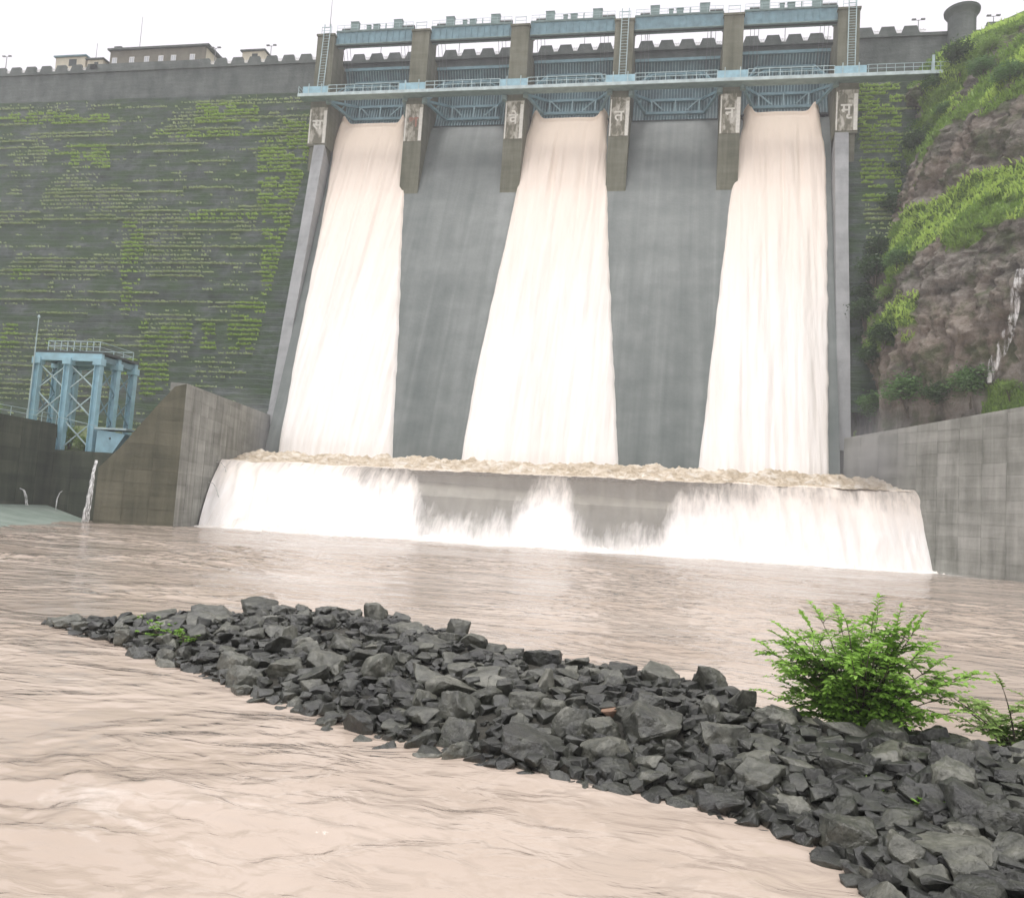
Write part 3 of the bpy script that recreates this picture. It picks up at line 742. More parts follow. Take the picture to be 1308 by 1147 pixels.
# ================================================================== GATES AND STEELWORK
def gy(z): return 126.5 + math.sqrt(max(0, 10.3 ** 2 - (z - 76.5) ** 2))
def make_gate(label, group):
    t = thing('radial_gate', label, 'gate', (0, 127, 71.4), group)
    zs = np.linspace(71.2, 82.0, 15); b = MB(); v = []
    for z in zs: v += [(-6.95, gy(z), z), (6.95, gy(z), z)]
    for z in zs: v += [(-6.95, gy(z) + .12, z), (6.95, gy(z) + .12, z)]
    n = len(zs); f = [(2 * i, 2 * i + 1, 2 * i + 3, 2 * i + 2) for i in range(n - 1)] + [(2 * n + 2 * i, 2 * n + 2 * i + 2, 2 * n + 2 * i + 3, 2 * n + 2 * i + 1) for i in range(n - 1)]
    f += [(0, 2 * n, 2 * n + 1, 1)]
    b.add(v, f); b.build('skin_plate', M['gate'], t, fix=False)
    b = MB()
    zr = np.linspace(71.5, 81.9, 9)
    for i in range(8): b.bar((0, gy(zr[i]) - .16, zr[i]), (0, gy(zr[i + 1]) - .16, zr[i + 1]), .15, .3, (0, 1, 0))
    r = b.build('rib', M['gate_rib'], t); me = r.data; r.location.x = -6.7
    for k in range(1, 28):
        o = obj('rib', me, None, t); o.location.x = -6.7 + 13.4 * k / 27
    def beam(z, xh, d=.5, h=.42, nm='cross_beam'):
        y = gy(z) - .33 - d / 2
        MB().box(-xh, xh, y - d / 2, y + d / 2, z - h / 2, z + h / 2).build(nm, M['blue'], t)
    beam(72.75, 5.1); beam(75.3, 4.6); beam(79.6, 4.6); beam(81.7, 6.9, .3, .5, 'top_beam')
    MB().box(-6.9, 6.9, gy(71.4) - .4, gy(71.4) + .0, 71.15, 71.42).build('bottom_seal', M['dark'], t)
    for x in (-3.9, 0, 3.9):
        MB().bar((x, gy(74) - .75, 72.9), (x, gy(75) - .75, 75.2), .24).build('post', M['gate_rib'], t)
    for s in (-1, 1):
        MB().bar((s * 3.7, gy(75) - .75, 75.15), (s * 1.9, gy(73.5) - .75, 73.3), .2).build('brace', M['gate_rib'], t)
        tr = (s * 6.75, 129.2, 72.9)
        for z, xe in ((72.75, 4.9), (75.3, 4.4), (79.6, 4.4)):
            MB().bar(tr, (s * xe, gy(z) - .8, z), .42).build('arm', M['blue'], t)
        m1 = Vector(tr).lerp(Vector((s * 4.9, gy(72.75) - .8, 72.75)), .5); m2 = Vector(tr).lerp(Vector((s * 4.4, gy(75.3) - .8, 75.3)), .55); m3 = Vector(tr).lerp(Vector((s * 4.4, gy(79.6) - .8, 79.6)), .55)
        MB().bar(m1, m2, .22).build('brace', M['gate_rib'], t); MB().bar(m2, m3, .22).build('brace', M['gate_rib'], t)
        MB().lathe((s * 6.85, 129.2, 72.5), [(.45, 0), (.45, .8)], 12).build('trunnion', M['gray_green'], t)
    return t
GL = ['blue radial gate lifted above the leftmost jet', 'closed blue radial gate between leftmost and middle jets', 'blue radial gate lifted above the middle jet',
      'closed blue radial gate between middle and rightmost jets', 'blue radial gate lifted above the rightmost jet']
g0 = make_gate(GL[0], 'radial gates of the spillway')
for i in range(1, 5): dup(g0, (BX[i], 124.5, 70.05 + (.5 if i in (2, 4) else 0)), GL[i])
g0.location = (BX[0], 124.5, 70.55)

# hoist girders with machinery and ropes
def make_hoist(label, group):
    t = thing('hoist_bridge', label, 'hoist', (0, 128, 83), group)
    for y in (128.0, 128.95):
        MB().box(-7.05, 7.05, y, y + .12, 83.1, 85.2).build('girder_web', M['blue'], t)
        MB().box(-7.05, 7.05, y - .16, y + .24, 82.95, 83.1).build('girder_flange', M['gray_green'], t)
        MB().box(-7.05, 7.05, y - .16, y + .24, 85.2, 85.35).build('girder_flange', M['gray_green'], t)
    b = MB().box(-.05, .05, 127.86, 128.0, 83.1, 85.2); o = b.build('stiffener', M['blue'], t); o.location.x = -6.6
    for k in range(1, 13): obj('stiffener', o.data, None, t).location.x = -6.6 + 1.1 * k
    MB().box(-7.05, 7.05, 128.24, 128.79, 82.97, 83.09).build('soffit_plate', M['dark'], t)
    MB().box(-7.0, 7.0, 127.8, 129.3, 85.35, 85.47).build('deck_plate', M['gray_green'], t)
    for x, w_, h_, d_ in ((-3.9, .7, 1.65, .8), (4.0, .75, 1.65, .8), (-1.3, .35, .9, .4), (0.1, .55, 1.0, .5)):
        b = MB().box(x - w_, x + w_, 128.1, 128.1 + d_, 85.47, 85.47 + h_)
        b.box(x - w_ - .06, x + w_ + .06, 128.04, 128.16 + d_, 85.47 + h_, 85.55 + h_); b.build('hoist_box', M['gray_green'], t)
    for x0, x1 in ((-6.2, -4.7), (4.85, 6.9)):
        MB().tube([(x0, 128.6, 85.85), (x1, 128.6, 85.85)], .42, 10).build('winch_drum', M['dark'], t)
    MB().tube([(1.7, 128.6, 85.47), (1.7, 128.6, 86.8)], .1, 6).build('control_post', M['gray_green'], t)
    b = MB()
    for x in np.linspace(-6.9, 6.9, 12): b.bar((x, 127.85, 85.47), (x, 127.85, 86.45), .045)
    for z in (85.95, 86.42): b.bar((-6.9, 127.85, z), (6.9, 127.85, z), .04)
    b.build('railing', M['rail'], t)
    for s in (-1, 1):
        for k in range(3):
            x = s * (5.9 - .62 * k)
            MB().tube([(x, 128.6, 83.0), (x, 130.2, 80.0), (x, 131.6, 77.2)], .04, 5).build('rope', M['rope'], t)
    return t
HL = ['hoist bridge with machine boxes over the leftmost gate', 'hoist bridge over the second gate from the left', 'hoist bridge over the middle gate',
      'hoist bridge over the fourth gate from the left', 'hoist bridge over the rightmost gate beside the tall stair']
h0 = make_hoist(HL[0], 'hoist bridges over the gates')
for i in range(1, 5): dup(h0, (BX[i], 128, 83), HL[i])
h0.location = (BX[0], 128, 83)

# stairs up three of the columns
def stair(x, label, lean, dense):
    t = thing('pier_stair', label, 'stair', (x, 126.6, 72.8), 'steel stairs up the piers')
    for s in (-1, 1):
        MB().bar((x + s * .55 - lean * .4, 126.75, 72.8), (x + s * .55 + lean * .4, 126.95, 86.2), .13).build('stair_rail', M['rail'], t)
    b = MB().bar((-.55, 0, 0), (.55, 0, 0), .06, .05); o = b.build('rung', M['rail']); o.parent = t
    n = dense
    for k in range(n):
        f = (k + .5) / n; r = o if k == 0 else obj('rung', o.data, None, t)
        r.location = Vector((x - lean * .4 + lean * .8 * f, 126.78 + .16 * f, 73 + 12.8 * f)) - Vector(t['_o'])
    return t
stair(PX[0] + .1, 'steel stair up the leftmost spillway pier', .5, 26)
stair(PX[3] + .1, 'steel stair up the fourth pier from the left', 0, 26)
stair(PX[5] + .4, 'steel stair up the rightmost spillway pier', 0, 30)

# walkway
wk = thing('service_walkway', 'pale blue service walkway with railings across the pier fronts', 'walkway', (-14, 126, 72))
MB().box(-65.3, 37.6, 124.9, 126.9, 72.25, 72.5).build('deck', M['gray_green'], wk)
MB().box(-65.4, 37.7, 124.72, 124.9, 72.1, 72.62).build('edge_beam', M['deck'], wk)
o = None
for x in PX:
    b = MB().box(-2.25, 2.25, 124.85, 124.93, 72.7, 73.85)
    if o is None: o = b.build('blue_panel', M['blue_light'], wk); o.location.x = x
    else:
        c = obj('blue_panel', o.data, None, wk); c.location.x = x
    for s in (-1, 1): MB().bar((x + s * 1.15, 124.8, 72.6), (x + s * 1.15, 124.8, 74.3), .13).build('post', M['rail'], wk)
for i in range(5):
    xa, xb = PX[i] + 2.3, PX[i + 1] - 2.3
    for k in range(9):
        x = xa + (xb - xa) * k / 8; MB().bar((x, 124.85, 72.6), (x, 124.85, 73.95), .10).build('railing_post', M['rail'], wk)
    for z in (73.95, 73.3): MB().bar((xa, 124.85, z), (xb, 124.85, z), .09).build('handrail', M['rail'], wk)
    b = MB(); Lx = xb - xa        # low arched truss on the far side
    pts = [(xa + Lx * q, 126.85, 73.2 + 1.5 * min(1, min(q, 1 - q) * 5)) for q in np.linspace(0, 1, 11)]
    for p, r in zip(pts[:-1], pts[1:]): b.bar(p, r, .13)
    for k, p in enumerate(pts): b.bar((p[0], 126.85, 72.5), p, .1)
    for k in range(10): b.bar((pts[k][0], 126.85, 72.55 if k % 2 else pts[k][2]), (pts[k + 1][0], 126.85, pts[k + 1][2] if k % 2 else 72.55), .08)
    b.build('arched_truss', M['blue'], wk)
for k in range(10): MB().bar((26.2 + 1.25 * k, 124.85, 72.6), (26.2 + 1.25 * k, 124.85, 73.9), .07).build('railing_post', M['rail'], wk)
for z in (73.9, 73.3): MB().bar((26, 124.85, z), (37.6, 124.85, z), .07).build('handrail', M['rail'], wk)
MB().bar((35.2, 124.85, 72.6), (35.2, 124.85, 75.0), .35, .2).build('end_post', M['rail'], wk)
b = MB()
for y in (124.85, 126.85): b.bar((-65.3, y, 72.6), (-65.3, y, 73.9), .09)
for z in (73.9, 73.3): b.bar((-65.3, 124.85, z), (-65.3, 126.85, z), .07)
b.build('end_railing', M['rail'], wk)

# ================================================================== WALLS OF BASIN AND OUTLET
def panel_wall(name, label, A, B, top, mat_, out, zb=-1.0, thick=1.6, pw=2.6, ph=1.3, coremat=None):
    """A->B in plan, top = [(s, z), ...], out = +1/-1: side of the exposed face"""
    A = Vector((*A, 0)); B = Vector((*B, 0)); d = (B - A); Lw = d.length; d.normalize()
    n = Vector((d.y, -d.x, 0)) * out
    t = thing(name, label, 'wall', (*A.xy, zb))
    S = [s for s, z in top]; Z = [z for s, z in top]
    tz = lambda s: float(np.interp(s, S, Z))
    ss = sorted(set([0, 1] + S)); core = MB(); m_ = len(ss)
    poly = [(A + d * (Lw * s)) + Vector((0, 0, zb)) for s in (0, 1)] + [(A + d * (Lw * s)) + Vector((0, 0, tz(s))) for s in reversed(ss)]
    core.prism(poly, -n * thick); core.build('wall_core', coremat or mat_, t)
    shared = None; ncol = max(1, round(Lw / pw)); pw = Lw / ncol; row = 0; z = 0.0 + zb
    while z < max(Z):
        for c in range(ncol):
            sh = 0
            x0, x1 = c * pw + .014, (c + 1) * pw - .014; z0, z1 = z + .012, z + ph - .012
            za, zb_ = tz(x0 / Lw) - .02, tz(x1 / Lw) - .02
            if min(za, zb_) <= z0 + .12: continue
            pr = random.uniform(.02, .035); full = za >= z1 and zb_ >= z1
            if full and shared:
                o = obj('wall_panel', shared, None, t)
            else:
                e0, e1 = (min(z1, za), min(z1, zb_))
                w_ = x1 - x0; h0, h1 = e0 - z0, e1 - z0; be = .012
                b = MB()
                b.add([(0, 0, 0), (w_, 0, 0), (w_, 0, h1), (0, 0, h0), (be, .1, be), (w_ - be, .1, be), (w_ - be, .1, max(h1 - be, be * 1.1)), (be, .1, max(h0 - be, be * 1.1))],
                      [(4, 5, 6, 7), (0, 1, 5, 4), (1, 2, 6, 5), (2, 3, 7, 6), (3, 0, 4, 7)])
                o = b.build('wall_panel', mat_); o.parent = t
                if full: shared = o.data
            R = Matrix(((d.x, n.x, 0), (d.y, n.y, 0), (0, 0, 1))).to_4x4()
            P = A + d * x0 + n * (pr - .1) + Vector((0, 0, z0)) - Vector(t['_o'])
            o.matrix_local = Matrix.Translation(P) @ R
        z += ph; row += 1
    return t
panel_wall('basin_wall', 'light grey panelled concrete wall left of the end weir', LW[1], LW[0], [(0, 14.65), (1, 15.9)], M['panel'], 1)
panel_wall('wing_wall', 'dark concrete wing wall with sloping top beside the falling stream', (-55.4, 72.0), (-49.0, 75.6), [(0, 5.4), (.25, 7.7), (.62, 11.8), (.85, 14.2), (1, 14.62)], M['wing'], 1)
panel_wall('basin_wall', 'tall grey panelled concrete wall right of the end weir', RW[0], (38.5, 85.45), [(0, 15.9), (.45, 16.9), (1, 18.2)], M['panel'], -1 if False else 1)
panel_wall('bank_wall', 'dark mossy concrete river wall at the left picture edge', (-59.5, 34), (-62.6, 74.5), [(0, 9.9), (1, 9.75)], M['bank'], 1)
panel_wall('outlet_wall', 'dark low outlet wall below the blue gantry', (-62.6, 74.5), (-54.2, 75.2), [(0, 7.1), (1, 7.1)], M['bank'], 1, pw=2.1)
# coping of the bank wall
ap = thing('outlet_apron', 'pale sloping concrete apron at the foot of the left river wall', 'apron', (-58, 60, 0))
tp = [(-60.3, 36), (-61.0, 46), (-61.5, 54), (-61.9, 61), (-62.2, 67.5), (-62.5, 74.2)]; bt = [(-41, 36), (-44.6, 46), (-47.4, 54), (-50.5, 61), (-53.2, 67.0), (-56.2, 73.9)]
for i in range(5):
    a0, a1, c1, c0 = np.array(tp[i]), np.array(tp[i + 1]), np.array(bt[i + 1]), np.array(bt[i])
    e = .004
    a0_, c0_ = a0 + (a1 - a0) * e, c0 + (c1 - c0) * e; a1_, c1_ = a1 - (a1 - a0) * e, c1 - (c1 - c0) * e
    p = [(*a0_, 1.35), (*a1_, 1.35), (*c1_, -.25), (*c0_, -.25)]
    MB().hexa([(x, y, z - 1.0) for x, y, z in p] + p).build('apron_slab', M['apron'], ap)

# ---- gantry
GX = [onY(45, 500, 75.8)[0], onY(83, 510, 75.8)[0], onY(121, 520, 75.8)[0]]
GYs = [75.8, 78.6, 81.4]
gt = thing('outlet_gantry', 'light blue steel gate gantry on the left outlet wall', 'gantry', (GX[1], 78, 7.1))
ZT = 16.6
for j, y in enumerate(GYs):
    for i, x in enumerate(GX):
        if j and i == 1: continue
        b = MB().box(x - .28, x + .28, y - .06, y + .06, 7.0, ZT); b.box(x - .36, x - .28, y - .3, y + .3, 7.0, ZT); b.box(x + .28, x + .36, y - .3, y + .3, 7.0, ZT)
        b.build('column', M['blue_light'], gt)
        MB().box(x - .5, x + .5, y - .4, y + .4, ZT - .35, ZT + .35).build('column_head', M['blue_light'], gt)
for j, y in enumerate(GYs):
    MB().box(GX[0] - .36, GX[2] + .36, y - .22, y + .22, ZT + .05, ZT + .85).build('cross_girder', M['blue_light'], gt)
for x in (GX[0], GX[2]):
    MB().box(x - .2, x + .2, GYs[0], GYs[2], ZT + .1, ZT + .7).build('side_girder', M['blue'], gt)
MB().box(GX[0] - .3, GX[2] + .5, GYs[0] - .1, GYs[2] + .2, ZT + .86, ZT + 1.1).build('platform', M['dark'], gt)
lv = [7.3, 10.4, 13.5, ZT - .2]
for i in range(2):
    for k in range(3):
        for a, c in ((lv[k], lv[k + 1]), (lv[k + 1], lv[k])):
            MB().bar((GX[i], GYs[0] + .1, a), (GX[i + 1], GYs[0] + .1, c), .11).build('cross_brace', M['rail'], gt)
for x in (GX[0], GX[2]):
    for j in range(2):
        for k in range(3):
            for a, c in ((lv[k], lv[k + 1]), (lv[k + 1], lv[k])):
                MB().bar((x, GYs[j], a), (x, GYs[j + 1], c), .1).build('cross_brace', M['blue'], gt)
b = MB(); xa, xb = GX[0] + .9, GX[2] - .2
for k in range(9): b.bar((lerp(xa, xb, k / 8), GYs[0] + .1, ZT + 1.1), (lerp(xa, xb, k / 8), GYs[0] + .1, ZT + 2.2), .07)
for k in range(6): b.bar((lerp(xa, xb, k / 5), GYs[2], ZT + 1.1), (lerp(xa, xb, k / 5), GYs[2], ZT + 2.2), .06)
for y in (GYs[0] + .1, GYs[2]):
    for z in (ZT + 1.65, ZT + 2.2): b.bar((xa, y, z), (xb, y, z), .07)
for x in (xa, xb):
    for z in (ZT + 1.65, ZT + 2.2): b.bar((x, GYs[0] + .1, z), (x, GYs[2], z), .06)
b.build('railing', M['rail'], gt)
p = onY(44, 455, 75.2); q_ = onY(47, 406, 75.2)
po = thing('lightning_pole', 'thin pale pole rising beside the blue gantry', 'pole', (p[0], 75.2, 9.6))
MB().tube([(p[0], 75.2, 9.5), (p[0], 75.2, q_[2])], [.09, .05], 6).build('shaft', M['rail'], po)
MB().lathe((p[0], 75.2, q_[2]), [(.13, 0), (.13, .2), (.02, .32)], 8).build('tip', M['rail'], po)
# steel flume box beside the gantry
fb = thing('steel_flume', 'pale blue steel flume box beside the gantry foot', 'flume', (-57, 76, 7.1))
MB().hexa([(-58.6, 75.4, 7.05), (-56.6, 75.4, 7.05), (-56.6, 77.4, 7.05), (-58.6, 77.4, 7.05), (-58.6, 75.4, 9.5), (-55.3, 75.4, 9.1), (-55.3, 77.4, 9.1), (-58.6, 77.4, 9.5)]).build('box', M['blue_light'], fb)
MB().box(-58.8, -55.1, 75.2, 77.6, 9.5, 9.7).build('lid', M['rail'], fb)
MB().tube([(-57, 75.39, 8.6), (-57, 75.3, 8.6)], .1, 8).build('bolt', M['dark'], fb)
hr = thing('bank_handrail', 'thin pale handrail along the top of the dark river wall', 'railing', (-62.8, 70, 9.75))
for k in range(8): MB().bar((-62.4 + .0 * k, 60 + 2 * k, 9.7), (-62.4, 60 + 2 * k, 10.7), .05).build('post', M['rail'], hr)
for z in (10.25, 10.7): MB().bar((-62.4, 60, z), (-62.4, 74.2, z), .05).build('rail', M['rail'], hr)
MB().bar((-62.4, 74.2, 10.5), (-58.6, 75.3, 9.8), .06).build('rail', M['rail'], hr)

# ---- small streams
def stream(name, label, pts, w_, seed, group=None):
    b = MB(); n = len(pts); rnd = random.Random(seed); ns_ = 14 if w_ > .15 else 4
    fine = []
    for i in range(n - 1):
        for k in range(5): fine.append(Vector(pts[i]).lerp(Vector(pts[i + 1]), k / 5))
    fine.append(Vector(pts[-1]))
    for st_ in range(ns_):
        o = Vector((rnd.uniform(-w_, w_) * .9, rnd.uniform(-w_, w_) * .3, 0))
        path = [p + o * (.35 + 1.0 * i / len(fine)) + Vector((rnd.uniform(-1, 1), rnd.uniform(-1, 1), 0)) * w_ * .18 for i, p in enumerate(fine)]
        b.tube(path, [max(.012, w_ * (.30 if ns_ == 4 else .13) * rnd.uniform(.3, 1.4)) for _ in path], 6)
    o = b.build(name, M['stream'], smooth=True)
    tag(o, label, 'water', group, 'structure'); return o
def px_at(x, y, Y): return tuple(onY(x, y, Y))
stream('falling_stream', 'narrow white stream falling beside the wing wall', [px_at(123, 588, 72.6), px_at(119, 606, 71.9), px_at(115, 630, 71.3), px_at(111, 652, 70.9), px_at(108, 667, 70.7)], .30, 1)
stream('weep_jet', 'thin drain jet arcing from the dark river wall', [(-62.2, 70, 2.9), (-61.6, 69.8, 2.75), (-61.1, 69.6, 2.2), (-60.8, 69.5, 1.3)], .10, 2, 'drain jets')
stream('weep_jet', 'thin drain jet arcing from the dark outlet wall', [(-61, 74.3, 2.9), (-60.8, 73.7, 2.7), (-60.7, 73.3, 2.1), (-60.6, 73.1, .8)], .08, 3, 'drain jets')
for k, (px_, py_) in enumerate(((276, 590), (283, 589), (265, 616))):
    p = onV(px_, py_, *LW); stream('weep_jet', 'thin drain jet springing from the left basin wall', [tuple(p), (p[0] + .7, p[1] - .1, p[2] - .05), (p[0] + 1.3, p[1] - .2, p[2] - .6), (p[0] + 1.7, p[1] - .25, p[2] - 1.6)], .07, 5 + k, 'drain jets')

# ================================================================== CREST BUILDINGS, LAMPS
YB = 139.5
def bpx(x, y): return onY(x, y, YB)
x0, x1 = bpx(141, 70)[0], bpx(262, 70)[0]; zt = bpx(200, 63)[2]
t = thing('crest_building', 'long brown flat-roofed building with pale windows on the dam crest', 'building', ((x0 + x1) / 2, YB, 83.4))
MB().box(x0, x1, YB, YB + 7, 83.4, zt).build('wall', M['brickwall'], t)
rf = MB().box(x0 - .4, x1 + .9, YB - .5, YB + 7.5, zt, zt + .35).build('roof', M['crest'], t)
MB().box(x0 + .3, x0 + 1.9, YB + .5, YB + 2, zt + .35, zt + 1.3).build('roof_tank', M['crest'], rf)
MB().box(x1 + .002, x1 + .06, YB + .3, YB + 6.7, 85, zt - .1).build('end_wall', M['cream'], t)
for px_ in (147, 169, 188, 206, 222, 246):
    x = bpx(px_, 72)[0]; zc = zt - 2.2
    wf = MB().box(x - .55, x + .55, YB - .08, YB - .002, zc - .75, zc + .75).build('window', M['white'], t)
    for s in (-1, 1): MB().box(x + s * .24 - .18, x + s * .24 + .18, YB - .10, YB - .081, zc - .6, zc + .6).build('pane', M['glass'], wf)
def shed(xa, xb, ya, label, wallm, roofm, notch=False):
    xa, xb = bpx(xa, ya)[0], bpx(xb, ya)[0]; zt = bpx((160 if False else 100), ya)[2] if xa < -110 else bpx(325, ya)[2]
    t = thing('crest_shed', label, 'shed', ((xa + xb) / 2, YB, 83.4))
    MB().box(xa, xb, YB, YB + 4, 83.4, zt).build('wall', wallm, t)
    MB().box(xa - .3, xb + .3, YB - .4, YB + 4.4, zt, zt + .25).build('roof', roofm, t)
    MB().box(lerp(xa, xb, .45), lerp(xa, xb, .7), YB - .05, YB - .002, zt - 1.9, zt - .5).build('window', M['dark'], t)
    return t
shed(72, 110, 73, 'small grey-roofed shed at the left end of the dam crest', M['cream'], M['blue'])
shed(310, 338, 66, 'small cream hut on the crest near the spillway', M['cream'], M['crest'])
shed(112, 132, 78, 'low pale hut between the shed and the brown building', M['cream'], M['crest'])
def lamp(px_, ptop, Y, label, twin=True, z0=83.4):
    x = onY(px_, ptop + 8, Y)[0]; zt = onY(px_, ptop, Y)[2]
    t = thing('street_lamp', label, 'street lamp', (x, Y, z0), 'street lamps along the dam crest')
    MB().tube([(x, Y, z0), (x, Y, zt)], [.1, .06], 6).build('post', M['lamp'], t)
    for s in ((-1, 1) if twin else (1,)):
        MB().tube([(x, Y, zt - .1), (x + s * .7, Y, zt + .1)], .05, 5).build('arm', M['lamp'], t)
        MB().box(x + s * .7 - .32, x + s * .7 + .32, Y - .15, Y + .15, zt + .02, zt + .22).build('lamp_head', M['lamp'], t)
for a in ((8, 73, 'street lamp at the far left end of the crest'), (275, 62, 'street lamp just right of the brown crest building'), (346, 59, 'street lamp right of the small cream hut')):
    lamp(a[0], a[1], 138.2, a[2])
for px_, py_, lb in ((487, 53, 'leftmost'), (587, 49, 'second'), (747, 42, 'middle'), (827, 38, 'fourth left'), (908, 35, 'fourth right'), (1003, 31, 'rightmost')):
    lamp(px_, py_, 141.5, 'street lamp seen in the gap under the %s hoist bridge' % lb)
lamp(1173, 26, 138.2, 'street lamp between the tall stair and the round turret', z0=83.4)
lamp(1269, 21, 138.2, 'street lamp right of the round turret', z0=83.4)
for px_, pt, pb, Y, lb in ((178, 24, 64, 143, 'tall thin mast on the roof of the brown crest building'), (422, 0, 30, 128.5, 'thin mast on the leftmost spillway pier'), (122, 58, 80, 141, 'short thin mast left of the brown crest building')):
    a, c = onY(px_, pt, Y), onY(px_, pb, Y)
    t = thing('mast', lb, 'mast', (c[0], Y, c[2] - .6))
    MB().tube([(c[0], Y, c[2] - .6), (c[0], Y, a[2])], [.07, .035], 5).build('shaft', M['lamp'], t)
    MB().lathe((c[0], Y, a[2]), [(.06, 0), (.02, .4)], 6).build('tip', M['lamp'], t)

# ================================================================== VEGETATION
def blades(P, D, H, W_, seed=0, lift=.62):
    """grass blades: base points P, lean directions D (unit-ish), heights H, widths W_ -> bent two-segment blades"""
    rg = np.random.default_rng(seed); n = len(P)
    ang = rg.random(n) * math.pi * 2; side = np.stack([np.cos(ang), np.sin(ang) * .3, 0 * ang], 1) * (W_ / 2)[:, None]
    up = np.array([0, 0, 1.0]); mid = P + (up * lift + D * .38) * H[:, None]; tip = P + (up * lift * 1.05 + D * 1.05) * H[:, None]
    V = np.concatenate([P - side, P + side, mid - side * .8, mid + side * .8, tip], 0)
    i = np.arange(n)
    F1 = np.stack([i, i + n, i + 3 * n], 1); F2 = np.stack([i, i + 3 * n, i + 2 * n], 1); F3 = np.stack([i + 2 * n, i + 3 * n, i + 4 * n], 1)
    return V, np.concatenate([F1, F2, F3], 0)
def inrect(px, py, r): return (px > r[0]) & (px < r[1]) & (py > r[2]) & (py < r[3])
# grass along the masonry ledges
PATCH = [((250, 330, 134, 158), .95), ((330, 396, 180, 260), .55), ((362, 400, 150, 330), .9), ((335, 372, 190, 420), .6), ((345, 392, 330, 520), .75), ((0, 140, 146, 160), .6), ((80, 140, 185, 215), .45),
         ((158, 184, 285, 330), .8), ((155, 178, 330, 400), .35), ((180, 215, 430, 510), .95), ((205, 245, 415, 440), .8), ((258, 275, 415, 450), .8), ((292, 340, 385, 450), .85), ((165, 190, 410, 430), .6), ((155, 175, 455, 480), .7), ((0, 25, 415, 450), .6), ((60, 90, 430, 440), .4),
         ((60, 110, 190, 200), .4), ((15, 40, 345, 360), .5), ((200, 360, 168, 176), .5), ((235, 330, 270, 284), .35), ((1090, 1150, 110, 260), .75)]
BP, BD, BH, BWd, BK = [], [], [], [], []
for (xa, xb) in ((-150, -64.2), (26, 46)):
    z = 77.6
    while z > 8:
        if xa < 0 or z > 30:
            n = int((xb - xa) * 17); x = RNG.uniform(xa, xb, n); y = 133.5 - .34 * (77.6 - z) - .30 + RNG.random(n) * .2
            d = np.stack([x, y, np.full(n, z)], 1) - CAM; zz_ = d @ fwd
            px = PW / 2 + FPX * (d @ rgt) / zz_; py = PH / 2 - FPX * (d @ upv) / zz_
            row = vn(np.array([z * 7.3]), np.array([.5]), 4)[0]
            prob = np.clip((vn(x * .10, np.full(n, z * .22), 12) - .62) * 3.0, 0, .55) * (.25 + 1.4 * row ** 2)
            prob += np.clip((vn(x * .45, np.full(n, z * 1.9), 13) - .74) * 4, 0, .5) * .6
            if row > .52: prob += np.clip((vn(x * .11, np.full(n, z * 3.1), 14) - .52) * 7, 0, .8)
            prob *= np.clip((77.5 - z) / 4, 0, 1)
            hi = np.zeros(n)
            for r, pz in PATCH:
                soft = vn(x * .5, np.full(n, z * 1.4), 16)
                ins = inrect(px, py, r) & (soft > .32)
                prob = np.where(ins, np.maximum(prob, pz), prob); hi = np.where(ins, 1, hi)
            k = RNG.random(n) < prob * .85
            m_ = int(k.sum())
            if m_:
                for rep in range(2):
                    BP.append(np.stack([x[k] + RNG.normal(0, .07, m_), y[k], np.full(m_, z - .03)], 1))
                    BD.append(np.stack([RNG.normal(0, .5, m_), -.75 - .4 * RNG.random(m_), RNG.normal(-.35, .25, m_)], 1))
                    BH.append(RNG.uniform(.30, .55, m_) * (1 + .2 * hi[k])); BWd.append(RNG.uniform(.16, .32, m_)); BK.append(hi[k])
        z -= .8
BP = np.concatenate(BP); BD = np.concatenate(BD); BH = np.concatenate(BH); BWd = np.concatenate(BWd); BK = np.concatenate(BK)
for nm, sel, mt, lb in (('ledge_grass', BK == 0, M['grass_dam'], 'thin green grass growing in rows on the masonry ledges'), ('lush_ledge_grass', BK == 1, M['grass_bright'], 'bright tufts of lush grass on the masonry ledges')):
    Vg, Fg = blades(BP[sel], BD[sel], BH[sel], BWd[sel], 3, .6)
    tag(npmesh(nm, Vg, Fg, mt), lb, 'grass', kind='stuff')
# grass on the cliff ledges
P00, P10, P01 = HP[:-1, :-1], HP[1:, :-1], HP[:-1, 1:]
nr = np.cross(P10 - P00, P01 - P00); ar = np.linalg.norm(nr, axis=-1); nz = nr[..., 2] / np.maximum(ar, 1e-6)
if np.median(nr[..., 0]) > 0: nz = -nz
nz = np.abs(nz)
gn = fbm(GY[:-1, :-1] * .2, GZ[:-1, :-1] * .2, 81, 3)
want = (turf_mask(GY, GZ)[:-1, :-1] > .08) & (GY[:-1, :-1] > 84) & (GZ[:-1, :-1] < 82)
ci, cj = np.where(want)
w_ = ar[ci, cj]; pick = RNG.choice(len(ci), 46000, p=w_ / w_.sum())
u_, v_ = RNG.random(46000)[:, None], RNG.random(46000)[:, None]
Pg = P00[ci[pick], cj[pick]] + (P10 - P00)[ci[pick], cj[pick]] * u_ + (P01 - P00)[ci[pick], cj[pick]] * v_
bright = (fbm(Pg[:, 1] * .15, Pg[:, 2] * .15, 83, 2) + np.where(np.abs(Pg[:, 2] - 44) < 5, .18, 0)) > .55
